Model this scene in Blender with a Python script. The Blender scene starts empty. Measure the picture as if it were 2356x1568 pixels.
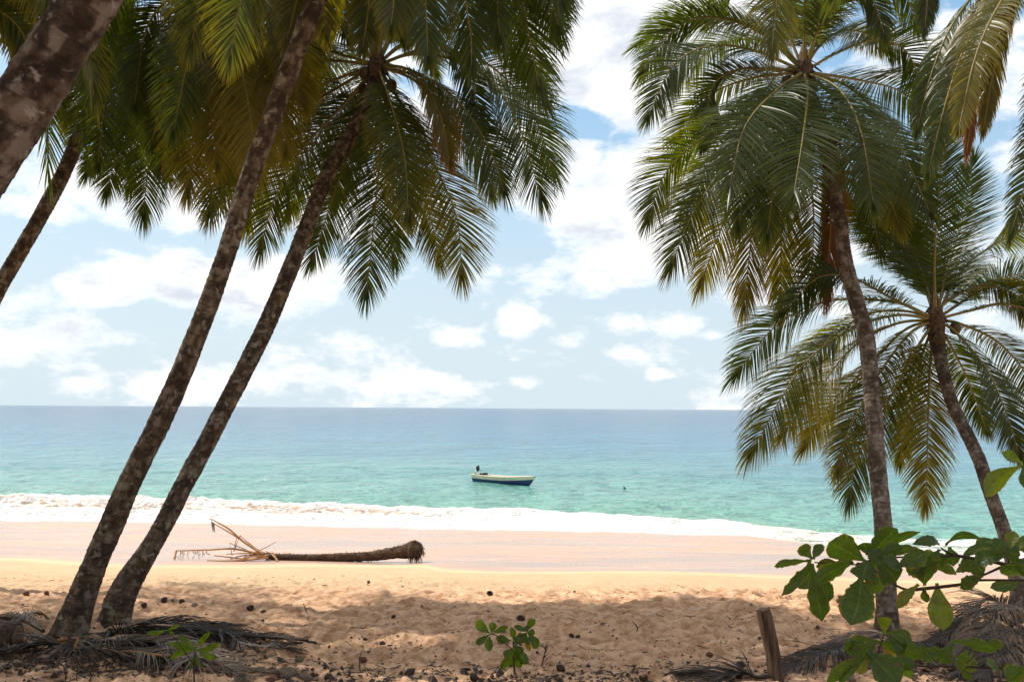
import bpy, math, random
import numpy as np
from mathutils import Vector, Matrix
R = math.radians
random.seed(7)
RNG = np.random.default_rng(11)
C = bpy.context.scene.collection
SC = bpy.context.scene

# ------------------------------------------------------------------ camera, sky, sun, exposure
CAM = Vector((0, 0, 3.2)); FV = 2290.0           # focal length in units of a 2356 x 1568 view
PITCH = math.atan(154.5 / FV); ROLL = R(0.365)
RM = Matrix.Rotation(R(90) + PITCH, 3, 'X') @ Matrix.Rotation(ROLL, 3, 'Z')
cd = bpy.data.cameras.new('camera'); cam = bpy.data.objects.new('camera', cd); C.objects.link(cam)
cam.matrix_world = Matrix.Translation(CAM) @ RM.to_4x4()
cd.sensor_width = 36; cd.lens = 36 * FV / 2356; cd.clip_start = .05; cd.clip_end = 80000
SC.camera = cam
SUN_EL = 50.0; SUN_AZ = -62.0                    # degrees; azimuth from +Y towards +X
sd = bpy.data.lights.new('sun', 'SUN'); sun = bpy.data.objects.new('sun', sd); C.objects.link(sun)
sd.energy = 4.3; sd.angle = R(0.55); sd.color = (1.0, .93, .82)
sv = Vector((math.cos(R(SUN_EL)) * math.sin(R(SUN_AZ)), math.cos(R(SUN_EL)) * math.cos(R(SUN_AZ)), math.sin(R(SUN_EL))))
sun.rotation_euler = sv.to_track_quat('Z', 'Y').to_euler()
SC.view_settings.view_transform = 'Standard'; SC.view_settings.look = 'None'
SC.view_settings.exposure = 0.50; SC.view_settings.gamma = 1
SC.cycles.max_bounces = 8; SC.cycles.transparent_max_bounces = 4

def ray(u, v):
    d = RM @ Vector(((u - 1178) / FV, -(v - 784) / FV, -1.0))
    return d / d.y
def px(u, v, d):
    return CAM + ray(u, v) * d

# ------------------------------------------------------------------ node helpers
class NT:
    def __init__(s, tree): s.t = tree; s.n = tree.nodes; s.l = tree.links
    def new(s, typ, **kw):
        n = s.n.new(typ)
        for k, v in kw.items():
            if k in ('i',):
                for kk, vv in v.items():
                    sock = n.inputs[kk]
                    if isinstance(vv, bpy.types.NodeSocket): s.l.new(vv, sock)
                    else: sock.default_value = vv
            else: setattr(n, k, v)
        return n
    def m(s, op, a, b=0.0, c=0.0, clamp=False):
        n = s.new('ShaderNodeMath', operation=op, use_clamp=clamp, i={0: a, 1: b, 2: c}); return n.outputs[0]
    def ss(s, x, a, b):
        n = s.new('ShaderNodeMapRange', interpolation_type='SMOOTHSTEP', i={'Value': x, 'From Min': a, 'From Max': b}); return n.outputs[0]
    def mix(s, f, a, b, blend='MIX'):
        n = s.new('ShaderNodeMix', data_type='RGBA', blend_type=blend)
        for k, v in ((0, f), (6, a), (7, b)):
            if isinstance(v, bpy.types.NodeSocket): s.l.new(v, n.inputs[k])
            else: n.inputs[k].default_value = v if k == 0 else (tuple(v) + (1,))[:4]
        return n.outputs[2]
    def noise(s, scale, detail=3, rough=.5, vec=None, dist=0.0, col=False):
        n = s.new('ShaderNodeTexNoise', i={'Scale': scale, 'Detail': detail, 'Roughness': rough, 'Distortion': dist})
        if vec is not None: s.l.new(vec, n.inputs['Vector'])
        return n.outputs[1 if col else 0]
    def ramp(s, x, stops):
        n = s.new('ShaderNodeValToRGB'); e = n.color_ramp.elements
        while len(e) > 1: e.remove(e[-1])
        e[0].position = stops[0][0]; e[0].color = (*stops[0][1], 1)
        for p, c in stops[1:]:
            k = e.new(p); k.color = (*c, 1)
        s.l.new(x, n.inputs[0]); return n.outputs[0]
    def attr(s, name): return s.new('ShaderNodeAttribute', attribute_name=name).outputs['Fac']
    def bump(s, h, strength=.5, dist=.05, normal=None):
        n = s.new('ShaderNodeBump', i={'Height': h, 'Strength': strength, 'Distance': dist})
        if normal is not None: s.l.new(normal, n.inputs['Normal'])
        return n.outputs[0]
    def objco(s): return s.new('ShaderNodeTexCoord').outputs['Object']
    def scale(s, v, sc):
        n = s.new('ShaderNodeMapping', i={'Vector': v, 'Scale': sc}); return n.outputs[0]

def mat(name):
    m = bpy.data.materials.new(name); m.use_nodes = True
    t = NT(m.node_tree); p = m.node_tree.nodes['Principled BSDF']
    def setp(**kw):
        for k, v in kw.items():
            sock = p.inputs[k.replace('_', ' ')]
            if isinstance(v, bpy.types.NodeSocket): m.node_tree.links.new(v, sock)
            else: sock.default_value = (tuple(v) + (1,))[:4] if isinstance(v, (tuple, list)) else v
    return m, t, setp

# ------------------------------------------------------------------ world: Nishita sky with cumulus clouds by direction
def build_world():
    w = bpy.data.worlds.new('World'); SC.world = w; w.use_nodes = True
    t = NT(w.node_tree)
    bg = w.node_tree.nodes['Background']; bg.inputs['Strength'].default_value = 0.1
    sky = t.new('ShaderNodeTexSky', sky_type='NISHITA', sun_disc=False)
    sky.sun_elevation = R(SUN_EL); sky.sun_rotation = R(SUN_AZ); sky.air_density = 1.0; sky.dust_density = 2.0; sky.ozone_density = 1.3
    co = t.new('ShaderNodeTexCoord').outputs['Generated']
    sep = t.new('ShaderNodeSeparateXYZ', i={0: co})
    x, y, z = sep.outputs
    az = t.m('ARCTAN2', x, y); el = t.m('ARCSINE', z)
    comb = t.new('ShaderNodeCombineXYZ', i={0: az, 1: t.m('MULTIPLY', el, 1.9), 2: 0.0}).outputs[0]
    n1 = t.noise(7.5, 10, .60, comb, .2); n2 = t.noise(26, 8, .65, comb, .15); n3 = t.noise(2.6, 4, .5, comb); off = t.new('ShaderNodeVectorMath', operation='ADD', i={0: comb, 1: (-.022, .042, 0)}).outputs[0]; n1u = t.noise(7.5, 5, .5, off, .2)
    def ang(u, v):
        d = ray(u, v).normalized(); return math.atan2(d.x, d.y), math.asin(d.z)
    # (u, v, ru, rv, weight)
    blobs = [(1420, 60, 430, 330, 2.2), (1560, 470, 400, 210, 2.2), (1420, 620, 250, 75, 1.7), (1290, 350, 230, 170, 1.5), (560, 440, 560, 120, 1.8),
             (150, 430, 260, 90, 1.2), (600, 200, 600, 170, 1.6), (245, 645, 110, 72, 1.7), (430, 640, 100, 70, 1.6), (640, 645, 210, 90, 1.9), (820, 690, 110, 30, .7),
             (1188, 740, 60, 48, 1.5), (1062, 775, 80, 34, 1.2), (1550, 740, 90, 46, 1.5), (1450, 745, 90, 34, 1.1), (1640, 772, 50, 22, 1.1),
             (1430, 808, 55, 24, .7), (1515, 862, 40, 20, 1.0), (120, 790, 320, 75, .8), (800, 866, 50, 22, .85), (870, 886, 80, 18, .8), (1010, 872, 90, 24, .85), (1100, 884, 90, 18, .8), (1205, 880, 80, 20, .8), (690, 862, 80, 26, .8), (950, 885, 360, 30, .35), (300, 880, 420, 46, .45), (1990, 560, 240, 130, .55), (2250, 120, 300, 160, .5), (1800, 620, 200, 90, .9)]
    holes = [(1330, 285, 95, 46, 2.2), (1190, 555, 100, 70, .9), (520, 555, 330, 26, .6), (1385, 350, 22, 50, .5), (60, 590, 200, 60, .7)]
    def dist(b):
        a0, e0 = ang(b[0], b[1])
        dx = t.m('DIVIDE', t.m('SUBTRACT', az, a0), b[2] / FV); dy = t.m('DIVIDE', t.m('SUBTRACT', el, e0), b[3] / FV)
        r2 = t.m('ADD', t.m('MULTIPLY', dx, dx), t.m('MULTIPLY', dy, dy))
        f = t.m('SUBTRACT', 1.0, t.m('POWER', r2, .75), clamp=True)
        return t.m('MULTIPLY', f, b[4])
    acc = None
    for b in blobs:
        d = dist(b); acc = d if acc is None else t.m('MAXIMUM', acc, d)
    for b in holes:
        acc = t.m('SUBTRACT', acc, dist(b))
    # loose cumulus added outside the frame, bright and warm to fill the shade
    front = t.ss(t.m('ABSOLUTE', az), .55, .9); high = t.ss(el, .45, .62)
    outside = t.m('MAXIMUM', front, high)
    acc = t.m('ADD', acc, t.m('MULTIPLY', outside, t.m('MULTIPLY', t.m('SUBTRACT', n3, .36), 2.2)))
    dens = t.m('ADD', acc, t.m('ADD', t.m('MULTIPLY', t.m('SUBTRACT', n1, .5), 5.2), t.m('MULTIPLY', t.m('SUBTRACT', n2, .5), 2.4)))
    mask = t.m('POWER', t.ss(dens, -.02, 1.15), .85)
    lowhaze = t.m('MULTIPLY', t.ss(t.m('ABSOLUTE', el), .36, 0.0), .9)
    body = t.ss(t.m('ADD', t.m('MULTIPLY', t.m('SUBTRACT', n1, .5), 1.6), t.m('SUBTRACT', dens, .25)), .2, 1.9)
    grey = t.m('MULTIPLY', t.ss(dens, .35, 1.3), t.ss(t.m('ADD', t.m('SUBTRACT', n1u, n1), t.m('MULTIPLY', t.m('SUBTRACT', n3, .5), .5)), -.06, .16))
    ccol = t.mix(t.m('MULTIPLY', grey, .8), (8.3, 8.3, 8.3), (4.5, 5.0, 5.7)); ccol = t.mix(outside, ccol, (14.5, 13.4, 12.2))  # unseen clouds brighter and warmer than the visible ones, as added fill
    base = t.mix(1.0, sky.outputs[0], (1.25, 1.3, 1.22), 'MULTIPLY')
    base = t.mix(t.m('MULTIPLY', t.m('SUBTRACT', 1.0, outside), .55), base, (2.3, 4.4, 6.6)); base = t.mix(lowhaze, base, (5.3, 6.15, 6.6))
    out = t.mix(t.m('MULTIPLY', mask, .97), base, ccol)
    w.node_tree.links.new(out, bg.inputs['Color'])
build_world()

# ------------------------------------------------------------------ numpy noise
_P = RNG.permutation(256); _P = np.concatenate([_P, _P, _P])
_G = np.stack([np.cos(np.arange(256) * 2.399963), np.sin(np.arange(256) * 2.399963)], 1)
def pn(x, y):
    x = np.asarray(x, float); y = np.asarray(y, float)
    xi = np.floor(x).astype(int); yi = np.floor(y).astype(int); fx = x - xi; fy = y - yi
    u = fx ** 3 * (fx * (fx * 6 - 15) + 10); v = fy ** 3 * (fy * (fy * 6 - 15) + 10)
    def g(a, b):
        h = _P[(_P[(xi + a) & 255] + yi + b) & 255]; return _G[h, 0] * (fx - a) + _G[h, 1] * (fy - b)
    return (g(0, 0) * (1 - u) + g(1, 0) * u) * (1 - v) + (g(0, 1) * (1 - u) + g(1, 1) * u) * v
def fbm(x, y, o=4, r=.5):
    s = 0; a = 1
    for k in range(o):
        s = s + a * pn(x * 2 ** k + 17.3 * k, y * 2 ** k - 9.1 * k); a *= r
    return s
def sst(x, a, b):
    t = np.clip((x - a) / (b - a), 0, 1); return t * t * (3 - 2 * t)

# ------------------------------------------------------------------ object helpers
def link(o, parent=None):
    C.objects.link(o)
    if parent: o.parent = parent
    return o
def tag(o, label=None, cat=None, group=None, kind=None):
    if label: o['label'] = label
    if cat: o['category'] = cat
    if group: o['group'] = group
    if kind: o['kind'] = kind
    return o
def empty(name, loc=(0, 0, 0), rz=0.0):
    o = bpy.data.objects.new(name, None); o.location = loc; o.rotation_euler = (0, 0, rz); o.empty_display_size = .2
    return link(o)
def mesh_obj(name, V, F, mats, parent=None, origin=None, smooth=True, mi=None, attrs=None):
    V = np.asarray(V, float)
    if origin is not None: V = V - np.asarray(origin, float)
    me = bpy.data.meshes.new(name)
    me.from_pydata(V.tolist(), [], F if isinstance(F, list) else F.tolist())
    for m in (mats if isinstance(mats, (list, tuple)) else [mats]): me.materials.append(m)
    if mi is not None: me.polygons.foreach_set('material_index', np.asarray(mi, np.int32))
    me.polygons.foreach_set('use_smooth', [smooth] * len(me.polygons))
    for k, a in (attrs or {}).items():
        at = me.attributes.new(k, 'FLOAT', 'POINT'); at.data.foreach_set('value', np.asarray(a, np.float32))
    me.update()
    o = bpy.data.objects.new(name, me)
    if parent is None and origin is not None: o.location = origin
    return link(o, parent)
def grid_faces(nr, nc, wrap=False):
    r = np.arange(nr - 1)[:, None]; c = np.arange(nc if wrap else nc - 1)[None]; c2 = (c + 1) % nc
    a = r * nc + c; b = r * nc + c2; d = (r + 1) * nc + c; e = (r + 1) * nc + c2
    return np.stack([a, b, e, d], -1).reshape(-1, 4)
class MB:
    """collects geometry for ONE mesh"""
    def __init__(s): s.v = []; s.f = []; s.n = 0; s.a = []; s.mi = []; s.extra = {}
    def add(s, V, F, a=0.0, mi=0):
        V = np.asarray(V, float).reshape(-1, 3); s.v.append(V)
        F = np.asarray(F) if not isinstance(F, list) else F
        s.f += [[int(i) + s.n for i in f] for f in F]
        s.mi += [mi] * len(F)
        s.a.append(np.broadcast_to(np.asarray(a, float), (len(V),)).copy()); s.n += len(V)
    def tube(s, pts, rad, n=6, a=0.0, mi=0, cap=True, flat=1.0):
        pts = np.asarray(pts, float); rad = np.broadcast_to(rad, (len(pts),))
        T, N, B = frames(pts)
        th = np.arange(n) * 2 * math.pi / n
        ring = pts[:, None] + rad[:, None, None] * (np.cos(th)[None, :, None] * N[:, None] + flat * np.sin(th)[None, :, None] * B[:, None])
        F = grid_faces(len(pts), n, True).tolist()
        if cap: F += [list(range(n))[::-1], list(range((len(pts) - 1) * n, len(pts) * n))]
        s.add(ring.reshape(-1, 3), F, a, mi)
    def build(s, name, mats, parent=None, origin=None, smooth=True, an='lv'):
        return mesh_obj(name, np.concatenate(s.v), s.f, mats, parent, origin, smooth, s.mi, {an: np.concatenate(s.a), **{k: np.pad(np.asarray(v).ravel(), (0, s.n - np.size(v))) for k, v in s.extra.items()}})
def frames(pts):
    T = np.gradient(pts, axis=0); T /= np.linalg.norm(T, axis=1)[:, None] + 1e-9
    N = np.zeros_like(T); up = np.array([0, 0, 1.0]) if abs(T[0, 2]) < .9 else np.array([1.0, 0, 0])
    n = np.cross(T[0], up)
    for i in range(len(T)):
        n = n - T[i] * n.dot(T[i]); n = n / (np.linalg.norm(n) + 1e-9); N[i] = n
    return T, N, np.cross(T, N)
def spline(P, n, extra=None):
    """Catmull-Rom through P, resampled to n points of equal arc length"""
    P = np.asarray(P, float)
    Q = np.vstack([2 * P[0] - P[1], P, 2 * P[-1] - P[-2]]); out = []
    t = np.linspace(0, 1, 24, endpoint=False)[:, None]
    for i in range(len(P) - 1):
        a, b, c, d = Q[i:i + 4]
        out.append(.5 * (2 * b + (c - a) * t + (2 * a - 5 * b + 4 * c - d) * t ** 2 + (3 * b - a - 3 * c + d) * t ** 3))
    out = np.vstack(out + [P[-1:]])
    L = np.concatenate([[0], np.cumsum(np.linalg.norm(np.diff(out[:, :3], axis=0), axis=1))])
    s = np.linspace(0, L[-1], n)
    return np.stack([np.interp(s, L, out[:, k]) for k in range(out.shape[1])], 1)

# ------------------------------------------------------------------ terrain
SEA = -3.8
_sx = np.array([-200, -60, -40, -31.6, -20.8, -9.8, 0, 5.6, 12.9, 15.3, 17.6, 21.5, 30, 60, 200.])
_sy = np.array([66, 63, 62, 61.6, 61.2, 59.4, 58.4, 57.8, 56.4, 52.5, 49.5, 45, 42, 38, 35.])
def shore(x):
    x = np.asarray(x, float)
    return np.interp(x, _sx, _sy) + .5 * pn(x * .35, x * 0 + 3.3) + .25 * pn(x * 1.1, x * 0 + 8.3)
_wx = np.array([-200, -13.9, -9, -6.6, -5.3, -2.2, -1.6, 0.2, 5.1, 7.7, 10.8, 200.])
_wy = np.array([30, 27, 24.3, 24.6, 25.2, 25.2, 24.0, 23, 22.6, 21.8, 21.2, 21.])
def wetline(x): return np.interp(x, _wx, _wy)
_py = np.array([-80, -20, 0, 3, 9, 12, 16, 18, 20, 22, 24.]); _pz = np.array([3.0, 2.2, 1.6, 1.25, .2, .02, .03, -.03, -.25, -.45, -.65])
DENTS = []
_r = random.Random(5)
for k in range(330):   # footprints on the right of the beach and loose scuffs in the middle
    if k < 110: DENTS.append((_r.uniform(3.6, 8.2), _r.uniform(12.8, 18.5), _r.uniform(.07, .12), _r.uniform(.04, .075)))
    else: DENTS.append((_r.uniform(-7, 5), _r.uniform(11.5, 18), _r.uniform(.08, .17), _r.uniform(.04, .085)))
def ground(x, y, fine=True):
    x = np.asarray(x, float); y = np.asarray(y, float)
    z = np.interp(y, _py, _pz)
    s = shore(x); y0 = 24 - 2.5 * sst(x, 8, 16); z0 = np.interp(y0, _py, _pz)
    zz = z0 + (y - y0) / (s - y0) * (SEA - z0)
    z = np.where(y > y0, zz, z)
    z = z + .10 * fbm(x * .18, y * .18, 2) * sst(y, 40, 20)
    if fine:
        dry = sst(wetline(x) + .5 * pn(x * .4, y * .2) - y, .8, 5.5)
        amp = dry * sst(y, 2, 8)
        a = (.55 * fbm(x * 1.5 + .6 * pn(x * .9, y * .9), y * 1.6, 2, .5) + .55 * fbm(x * 3.6, y * 3.2, 3, .55))
        z = z + amp * (.085 * a - .075 * np.abs(pn(x * 5.3, y * 4.9)) + .024 * pn(x * 11, y * 9))
        z = z + (1 - dry) * .012 * fbm(x * .25, y * .5, 2)
        if np.size(x) > 1000:
            for (dx, dy, dr, dd) in DENTS:
                m = (np.abs(x - dx) < .5) & (np.abs(y - dy) < .5)
                if m.any():
                    r2 = ((x[m] - dx) ** 2 / 1.7 + (y[m] - dy) ** 2) / dr ** 2
                    z[m] += -dd * np.exp(-r2) + .45 * dd * np.exp(-(np.sqrt(r2) - 1.5) ** 2 * 3)
    return z
def gz(x, y): return float(ground(np.array([x]), np.array([y]))[0])
def gpx(u, v):
    """the point of the beach seen at (u, v)"""
    r = ray(u, v); d = np.arange(2.5, 70, .02)
    z = CAM.z + r.z * d; g = ground(r.x * d, d)
    k = int(np.argmax(z < g)); d0 = d[k]
    return Vector((r.x * d0, d0, float(g[k])))

def sand_material():
    m, t, P = mat('sand')
    co = t.objco(); wet = t.attr('wet')
    n = t.noise(1.2, 5, .6, co); n2 = t.noise(35, 4, .6, co); n3 = t.noise(9, 4, .6, co)
    dry = t.mix(n, (.46, .305, .185), (.60, .44, .29))
    dry = t.mix(t.m('MULTIPLY', n2, .5), dry, (.37, .24, .14))
    tr = t.ss(t.attr('trampled_shade'), .2, .8); tn = t.noise(4.5, 6, .68, co, .4)
    tcol = t.mix(t.ss(tn, .36, .62), (.36, .205, .115), (.62, .40, .255))  # trampled sand; the redder tone of the shaded foreground is painted in too
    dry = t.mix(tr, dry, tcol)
    spk = t.ss(t.noise(60, 2, .5, co), .66, .72)
    dry = t.mix(t.m('MULTIPLY', spk, .5), dry, (.10, .06, .035))
    patch = t.ss(t.noise(.35, 4, .55, t.scale(co, (.5, 1, 1)), .4), .4, .62)
    wcol = t.mix(patch, (.45, .275, .185), (.38, .245, .175))
    wcol = t.mix(t.m('MULTIPLY', t.ss(wet, .25, .8), 1.0), (.58, .43, .27), wcol)
    pn_ = t.noise(.28, 5, .6, t.scale(co, (.45, 1, 1)), .8); line = t.m('MULTIPLY', t.ss(t.m('ABSOLUTE', t.m('SUBTRACT', pn_, .5)), .022, .0), t.ss(wet, .7, 1.0))
    wcol = t.mix(t.m('MULTIPLY', line, .25), wcol, (.62, .52, .45))
    w1 = t.ss(wet, .05, .45)
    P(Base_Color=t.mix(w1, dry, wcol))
    film = t.ss(t.m('ADD', wet, t.m('MULTIPLY', t.m('SUBTRACT', n, .5), .25)), .42, .72)
    rg = t.m('SUBTRACT', .95, t.m('MULTIPLY', film, t.m('ADD', .52, t.m('MULTIPLY', patch, .20))))
    P(Roughness=rg, Specular_IOR_Level=t.m('ADD', .12, t.m('MULTIPLY', film, .55)))
    h = t.m('ADD', t.m('MULTIPLY', n2, .25), n3)
    bs = t.m('MULTIPLY', t.m('SUBTRACT', 1.0, w1), .8)
    b = t.new('ShaderNodeBump', i={'Height': h, 'Strength': bs, 'Distance': .03})
    P(Normal=b.outputs[0])
    return m
def build_ground():
    y = np.concatenate([np.arange(-80, -4, 4), np.arange(-4, 9.5, .3), np.arange(9.5, 20, .045), np.arange(20, 26, .1), np.arange(26, 70, .35), np.arange(70, 200, 5)])
    u = np.concatenate([-1 - np.geomspace(.02, 1, 14)[::-1] ** 1, np.linspace(-1, 1, 560), 1 + np.geomspace(.02, 1, 14)])
    hw = np.maximum(.60 * np.abs(y) + 3.0, 6)[:, None]
    uu = u[None]
    X = np.where(np.abs(uu) <= 1, uu * hw, np.sign(uu) * (hw + (np.abs(uu) - 1) * 160)); Y = np.broadcast_to(y[:, None], X.shape)
    Z = ground(X.ravel(), Y.ravel()).reshape(X.shape)
    wl = wetline(X)
    w = sst(Y - wl + .35 * pn(X * .35, Y * .6) + .12 * pn(X * 1.5, Y * 2), -1.2, 2.2)
    o = mesh_obj('sand', np.stack([X, Y, Z], -1).reshape(-1, 3), grid_faces(*X.shape), sand_material(), attrs={'wet': w.ravel(), 'trampled_shade': np.clip(sst(Y + .9 * pn(X * .5, Y * .5), 19.5, 17.0), 0, 1).ravel()})
    tag(o, kind='structure')
build_ground()

# ------------------------------------------------------------------ sea
def water_material():
    m, t, P = mat('sea_water')
    co = t.objco(); q = t.attr('q'); fo = t.attr('foam'); sandy = t.attr('silt')
    lq = t.m('DIVIDE', t.m('LOGARITHM', t.m('MAXIMUM', q, 1.0), math.e), 8.0)
    n = t.noise(.045, 4, .55, t.scale(co, (.35, 1, 1)))
    lq2 = t.m('ADD', lq, t.m('MULTIPLY', t.m('SUBTRACT', n, .5), .22))
    col = t.ramp(lq2, [(0.18, (.22, .36, .26)), (.30, (.13, .34, .25)), (.42, (.115, .31, .265)), (.52, (.06, .225, .25)), (.62, (.028, .155, .25)), (.78, (.012, .095, .19)), (1.0, (.006, .065, .15))])
    cn = t.noise(.62, 6, .66, t.scale(co, (1, .8, 1)), .5); cf = t.noise(.12, 6, .7, t.scale(co, (1.3, .6, 1)), .5); chop = t.new('ShaderNodeMix', i={0: t.ss(q, 25.0, 180.0), 2: cn, 3: cf}).outputs[0]
    col = t.mix(t.m('MULTIPLY', t.ss(chop, .47, .62), .75), col, t.mix(.62, col, (.0, .07, .08)))
    fn = t.noise(2.3, 6, .65, t.scale(co, (.55, 1, 1)), .6); ff = t.noise(9, 4, .6, co, .4)
    f = t.ss(t.m('ADD', fo, t.m('ADD', t.m('MULTIPLY', t.m('SUBTRACT', fn, .5), 1.15), t.m('MULTIPLY', t.m('SUBTRACT', ff, .5), .5))), .42, .58)
    sil = t.m('MULTIPLY', sandy, t.ss(fn, .44, .58))
    col = t.mix(t.m('MULTIPLY', sandy, .6), col, (.42, .34, .24))
    fcol = t.mix(sil, (.73, .72, .70), (.38, .25, .17))
    col = t.mix(f, col, fcol)
    P(Base_Color=col, IOR=1.33)
    P(Roughness=t.m('ADD', .16, t.m('MULTIPLY', f, .7)), Specular_IOR_Level=t.m('SUBTRACT', .5, t.m('MULTIPLY', f, .4)))
    w1 = t.noise(.9, 6, .62, co, .5); w2 = t.noise(.14, 5, .6, co, .4)
    h = t.m('ADD', t.m('MULTIPLY', w1, .4), t.m('MULTIPLY', w2, 1.6))
    b1 = t.bump(h, 1.0, 1.5)
    b2 = t.bump(t.m('ADD', fn, t.m('MULTIPLY', ff, .3)), .7, .25, b1)
    nm = t.new('ShaderNodeMix', data_type='VECTOR'); t.l.new(f, nm.inputs[0]); t.l.new(b1, nm.inputs[4]); t.l.new(b2, nm.inputs[5])
    P(Normal=nm.outputs[1])
    return m
def build_sea():
    q = np.concatenate([[-2.2, -1.6, -1.1, -.8, -.55, -.35, -.2, -.1, 0], np.arange(.12, 20, .12), np.arange(20, 60, .4), np.geomspace(60, 40000, 90)])
    u = np.concatenate([-1 - np.geomspace(.02, 1, 12)[::-1], np.linspace(-1, 1, 620), 1 + np.geomspace(.02, 1, 12)])
    # straighten the rows as they leave the shore
    hw = (.60 * (60 + q) + 6)[:, None]; uu = u[None]
    X = np.where(np.abs(uu) <= 1, uu * hw, np.sign(uu) * (hw + (np.abs(uu) - 1) * (120 + hw * 3)))
    S = shore(X) * (1 - sst(q, 30, 120))[:, None] + 58 * sst(q, 30, 120)[:, None]
    jag = (.55 * fbm(X * .5, X * 0 + 5.1, 3) + .25 * pn(X * 2.4, X * 0 + 1.1) + .1 * pn(X * 7, X * 0))
    Y = S + q[:, None] + jag * sst(q, 6, 0)[:, None]
    Qn = np.broadcast_to(q[:, None], X.shape)
    Q = Qn.copy()
    bw = 1.3 * fbm(X * .9, Y * .35, 3) + np.interp(X, [-60, -40, -25, -10, 5, 11, 17, 25, 60], [15, 14, 12, 10.5, 9.2, 7.5, 8.5, 11, 11]) + 1.2 * fbm(X * .22, Y * .1, 3)  # breadth of the broken water
    rel = Q / bw
    size = np.interp(X, [-60, -20, 0, 10, 18], [.62, .5, .33, .16, .06])
    ridge = size * np.exp(-((rel - .80) / .16) ** 2) * (1 + .35 * pn(X * .5, Y * .5)) + .35 * size * np.exp(-((rel - .35) / .12) ** 2)
    fz = fbm(X * 1.3, Y * 1.6, 4, .6)
    fm = sst(rel, 1.12, .92)
    Z = SEA + ridge + fm * size * .26 * fz
    fade = 1 / (1 + (Y / 160) ** 2)
    Z = Z + fade * (.10 * fbm(X * .12, Y * .38, 3) + .05 * fbm(X * .5, Y * 1.3, 3)) * sst(Q, 3, 14)
    g = ground(X.ravel(), Y.ravel(), False).reshape(X.shape)
    Z = np.maximum(Z, g + .035 + .05 * sst(Q, 0, 1.5) + .04 * fm * np.abs(fz))
    Z[0] = g[0] - .05
    right = sst(X, 11, 16)
    dens = fm * (.90 + .25 * fbm(X * .3, Y * .5, 3)) + .22 * sst(rel, 1.5, .9)
    lacy = fm * (.50 + .5 * fbm(X * .25, Y * .9, 3)) + .25 * sst(Q, 1.2, 0) + .12
    foam = dens * (1 - right) + lacy * right
    foam = np.maximum(foam, sst(Q, 1.0, .1) * .9)
    caps = .16 * sst(fbm(X * .25, Y * 1.0, 3), .35, .7) * sst(Q, 90, 20)
    foam = foam + caps
    left = sst(X, 2, -12)
    silt = np.exp(-((rel - .62) / .13) ** 2) * left * .95 + .55 * right * sst(Q, 14, 2)
    o = mesh_obj('sea', np.stack([X, Y, Z], -1).reshape(-1, 3), grid_faces(*X.shape), water_material(),
                 attrs={'q': np.maximum(Q, .1).ravel(), 'foam': foam.ravel(), 'silt': np.clip(silt, 0, 1).ravel()})
    tag(o, kind='structure')
build_sea()

# ------------------------------------------------------------------ vegetation materials
def leaf_mat(name, a, b, c, trans=.5, gloss=.32, tw=1.0, mid=(.105, .098, .010)):
    """a..b green range, c aged colour; attribute lv in 0..1 picks the age"""
    m = bpy.data.materials.new(name); m.use_nodes = True; t = NT(m.node_tree); m.node_tree.nodes.remove(m.node_tree.nodes['Principled BSDF'])
    lv = t.attr('lv'); n = t.noise(3.0, 3, .5, t.objco())
    g = t.mix(n, a, b); col = t.mix(t.ss(lv, .30, .58), g, mid); col = t.mix(t.ss(lv, .62, .95), col, c)
    p = t.new('ShaderNodeBsdfPrincipled', i={'Base Color': col, 'Roughness': gloss, 'Specular IOR Level': .45})
    tcol = t.mix(1.0, col, (3.1 * tw, 2.7 * tw, .28), 'MULTIPLY')
    tr = t.new('ShaderNodeBsdfTranslucent', i={'Color': tcol})
    mx = t.new('ShaderNodeMixShader', i={0: trans, 1: p.outputs[0], 2: tr.outputs[0]})
    t.l.new(mx.outputs[0], m.node_tree.nodes['Material Output'].inputs[0]); return m
M_FROND = leaf_mat('palm_leaflet', (.021, .038, .005), (.046, .066, .008), (.15, .065, .02), .46, .38)
M_DEAD = leaf_mat('dry_palm_leaflet', (.065, .046, .032), (.022, .016, .012), (.15, .11, .08), .12, .6, .5, (.040, .028, .020))
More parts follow.
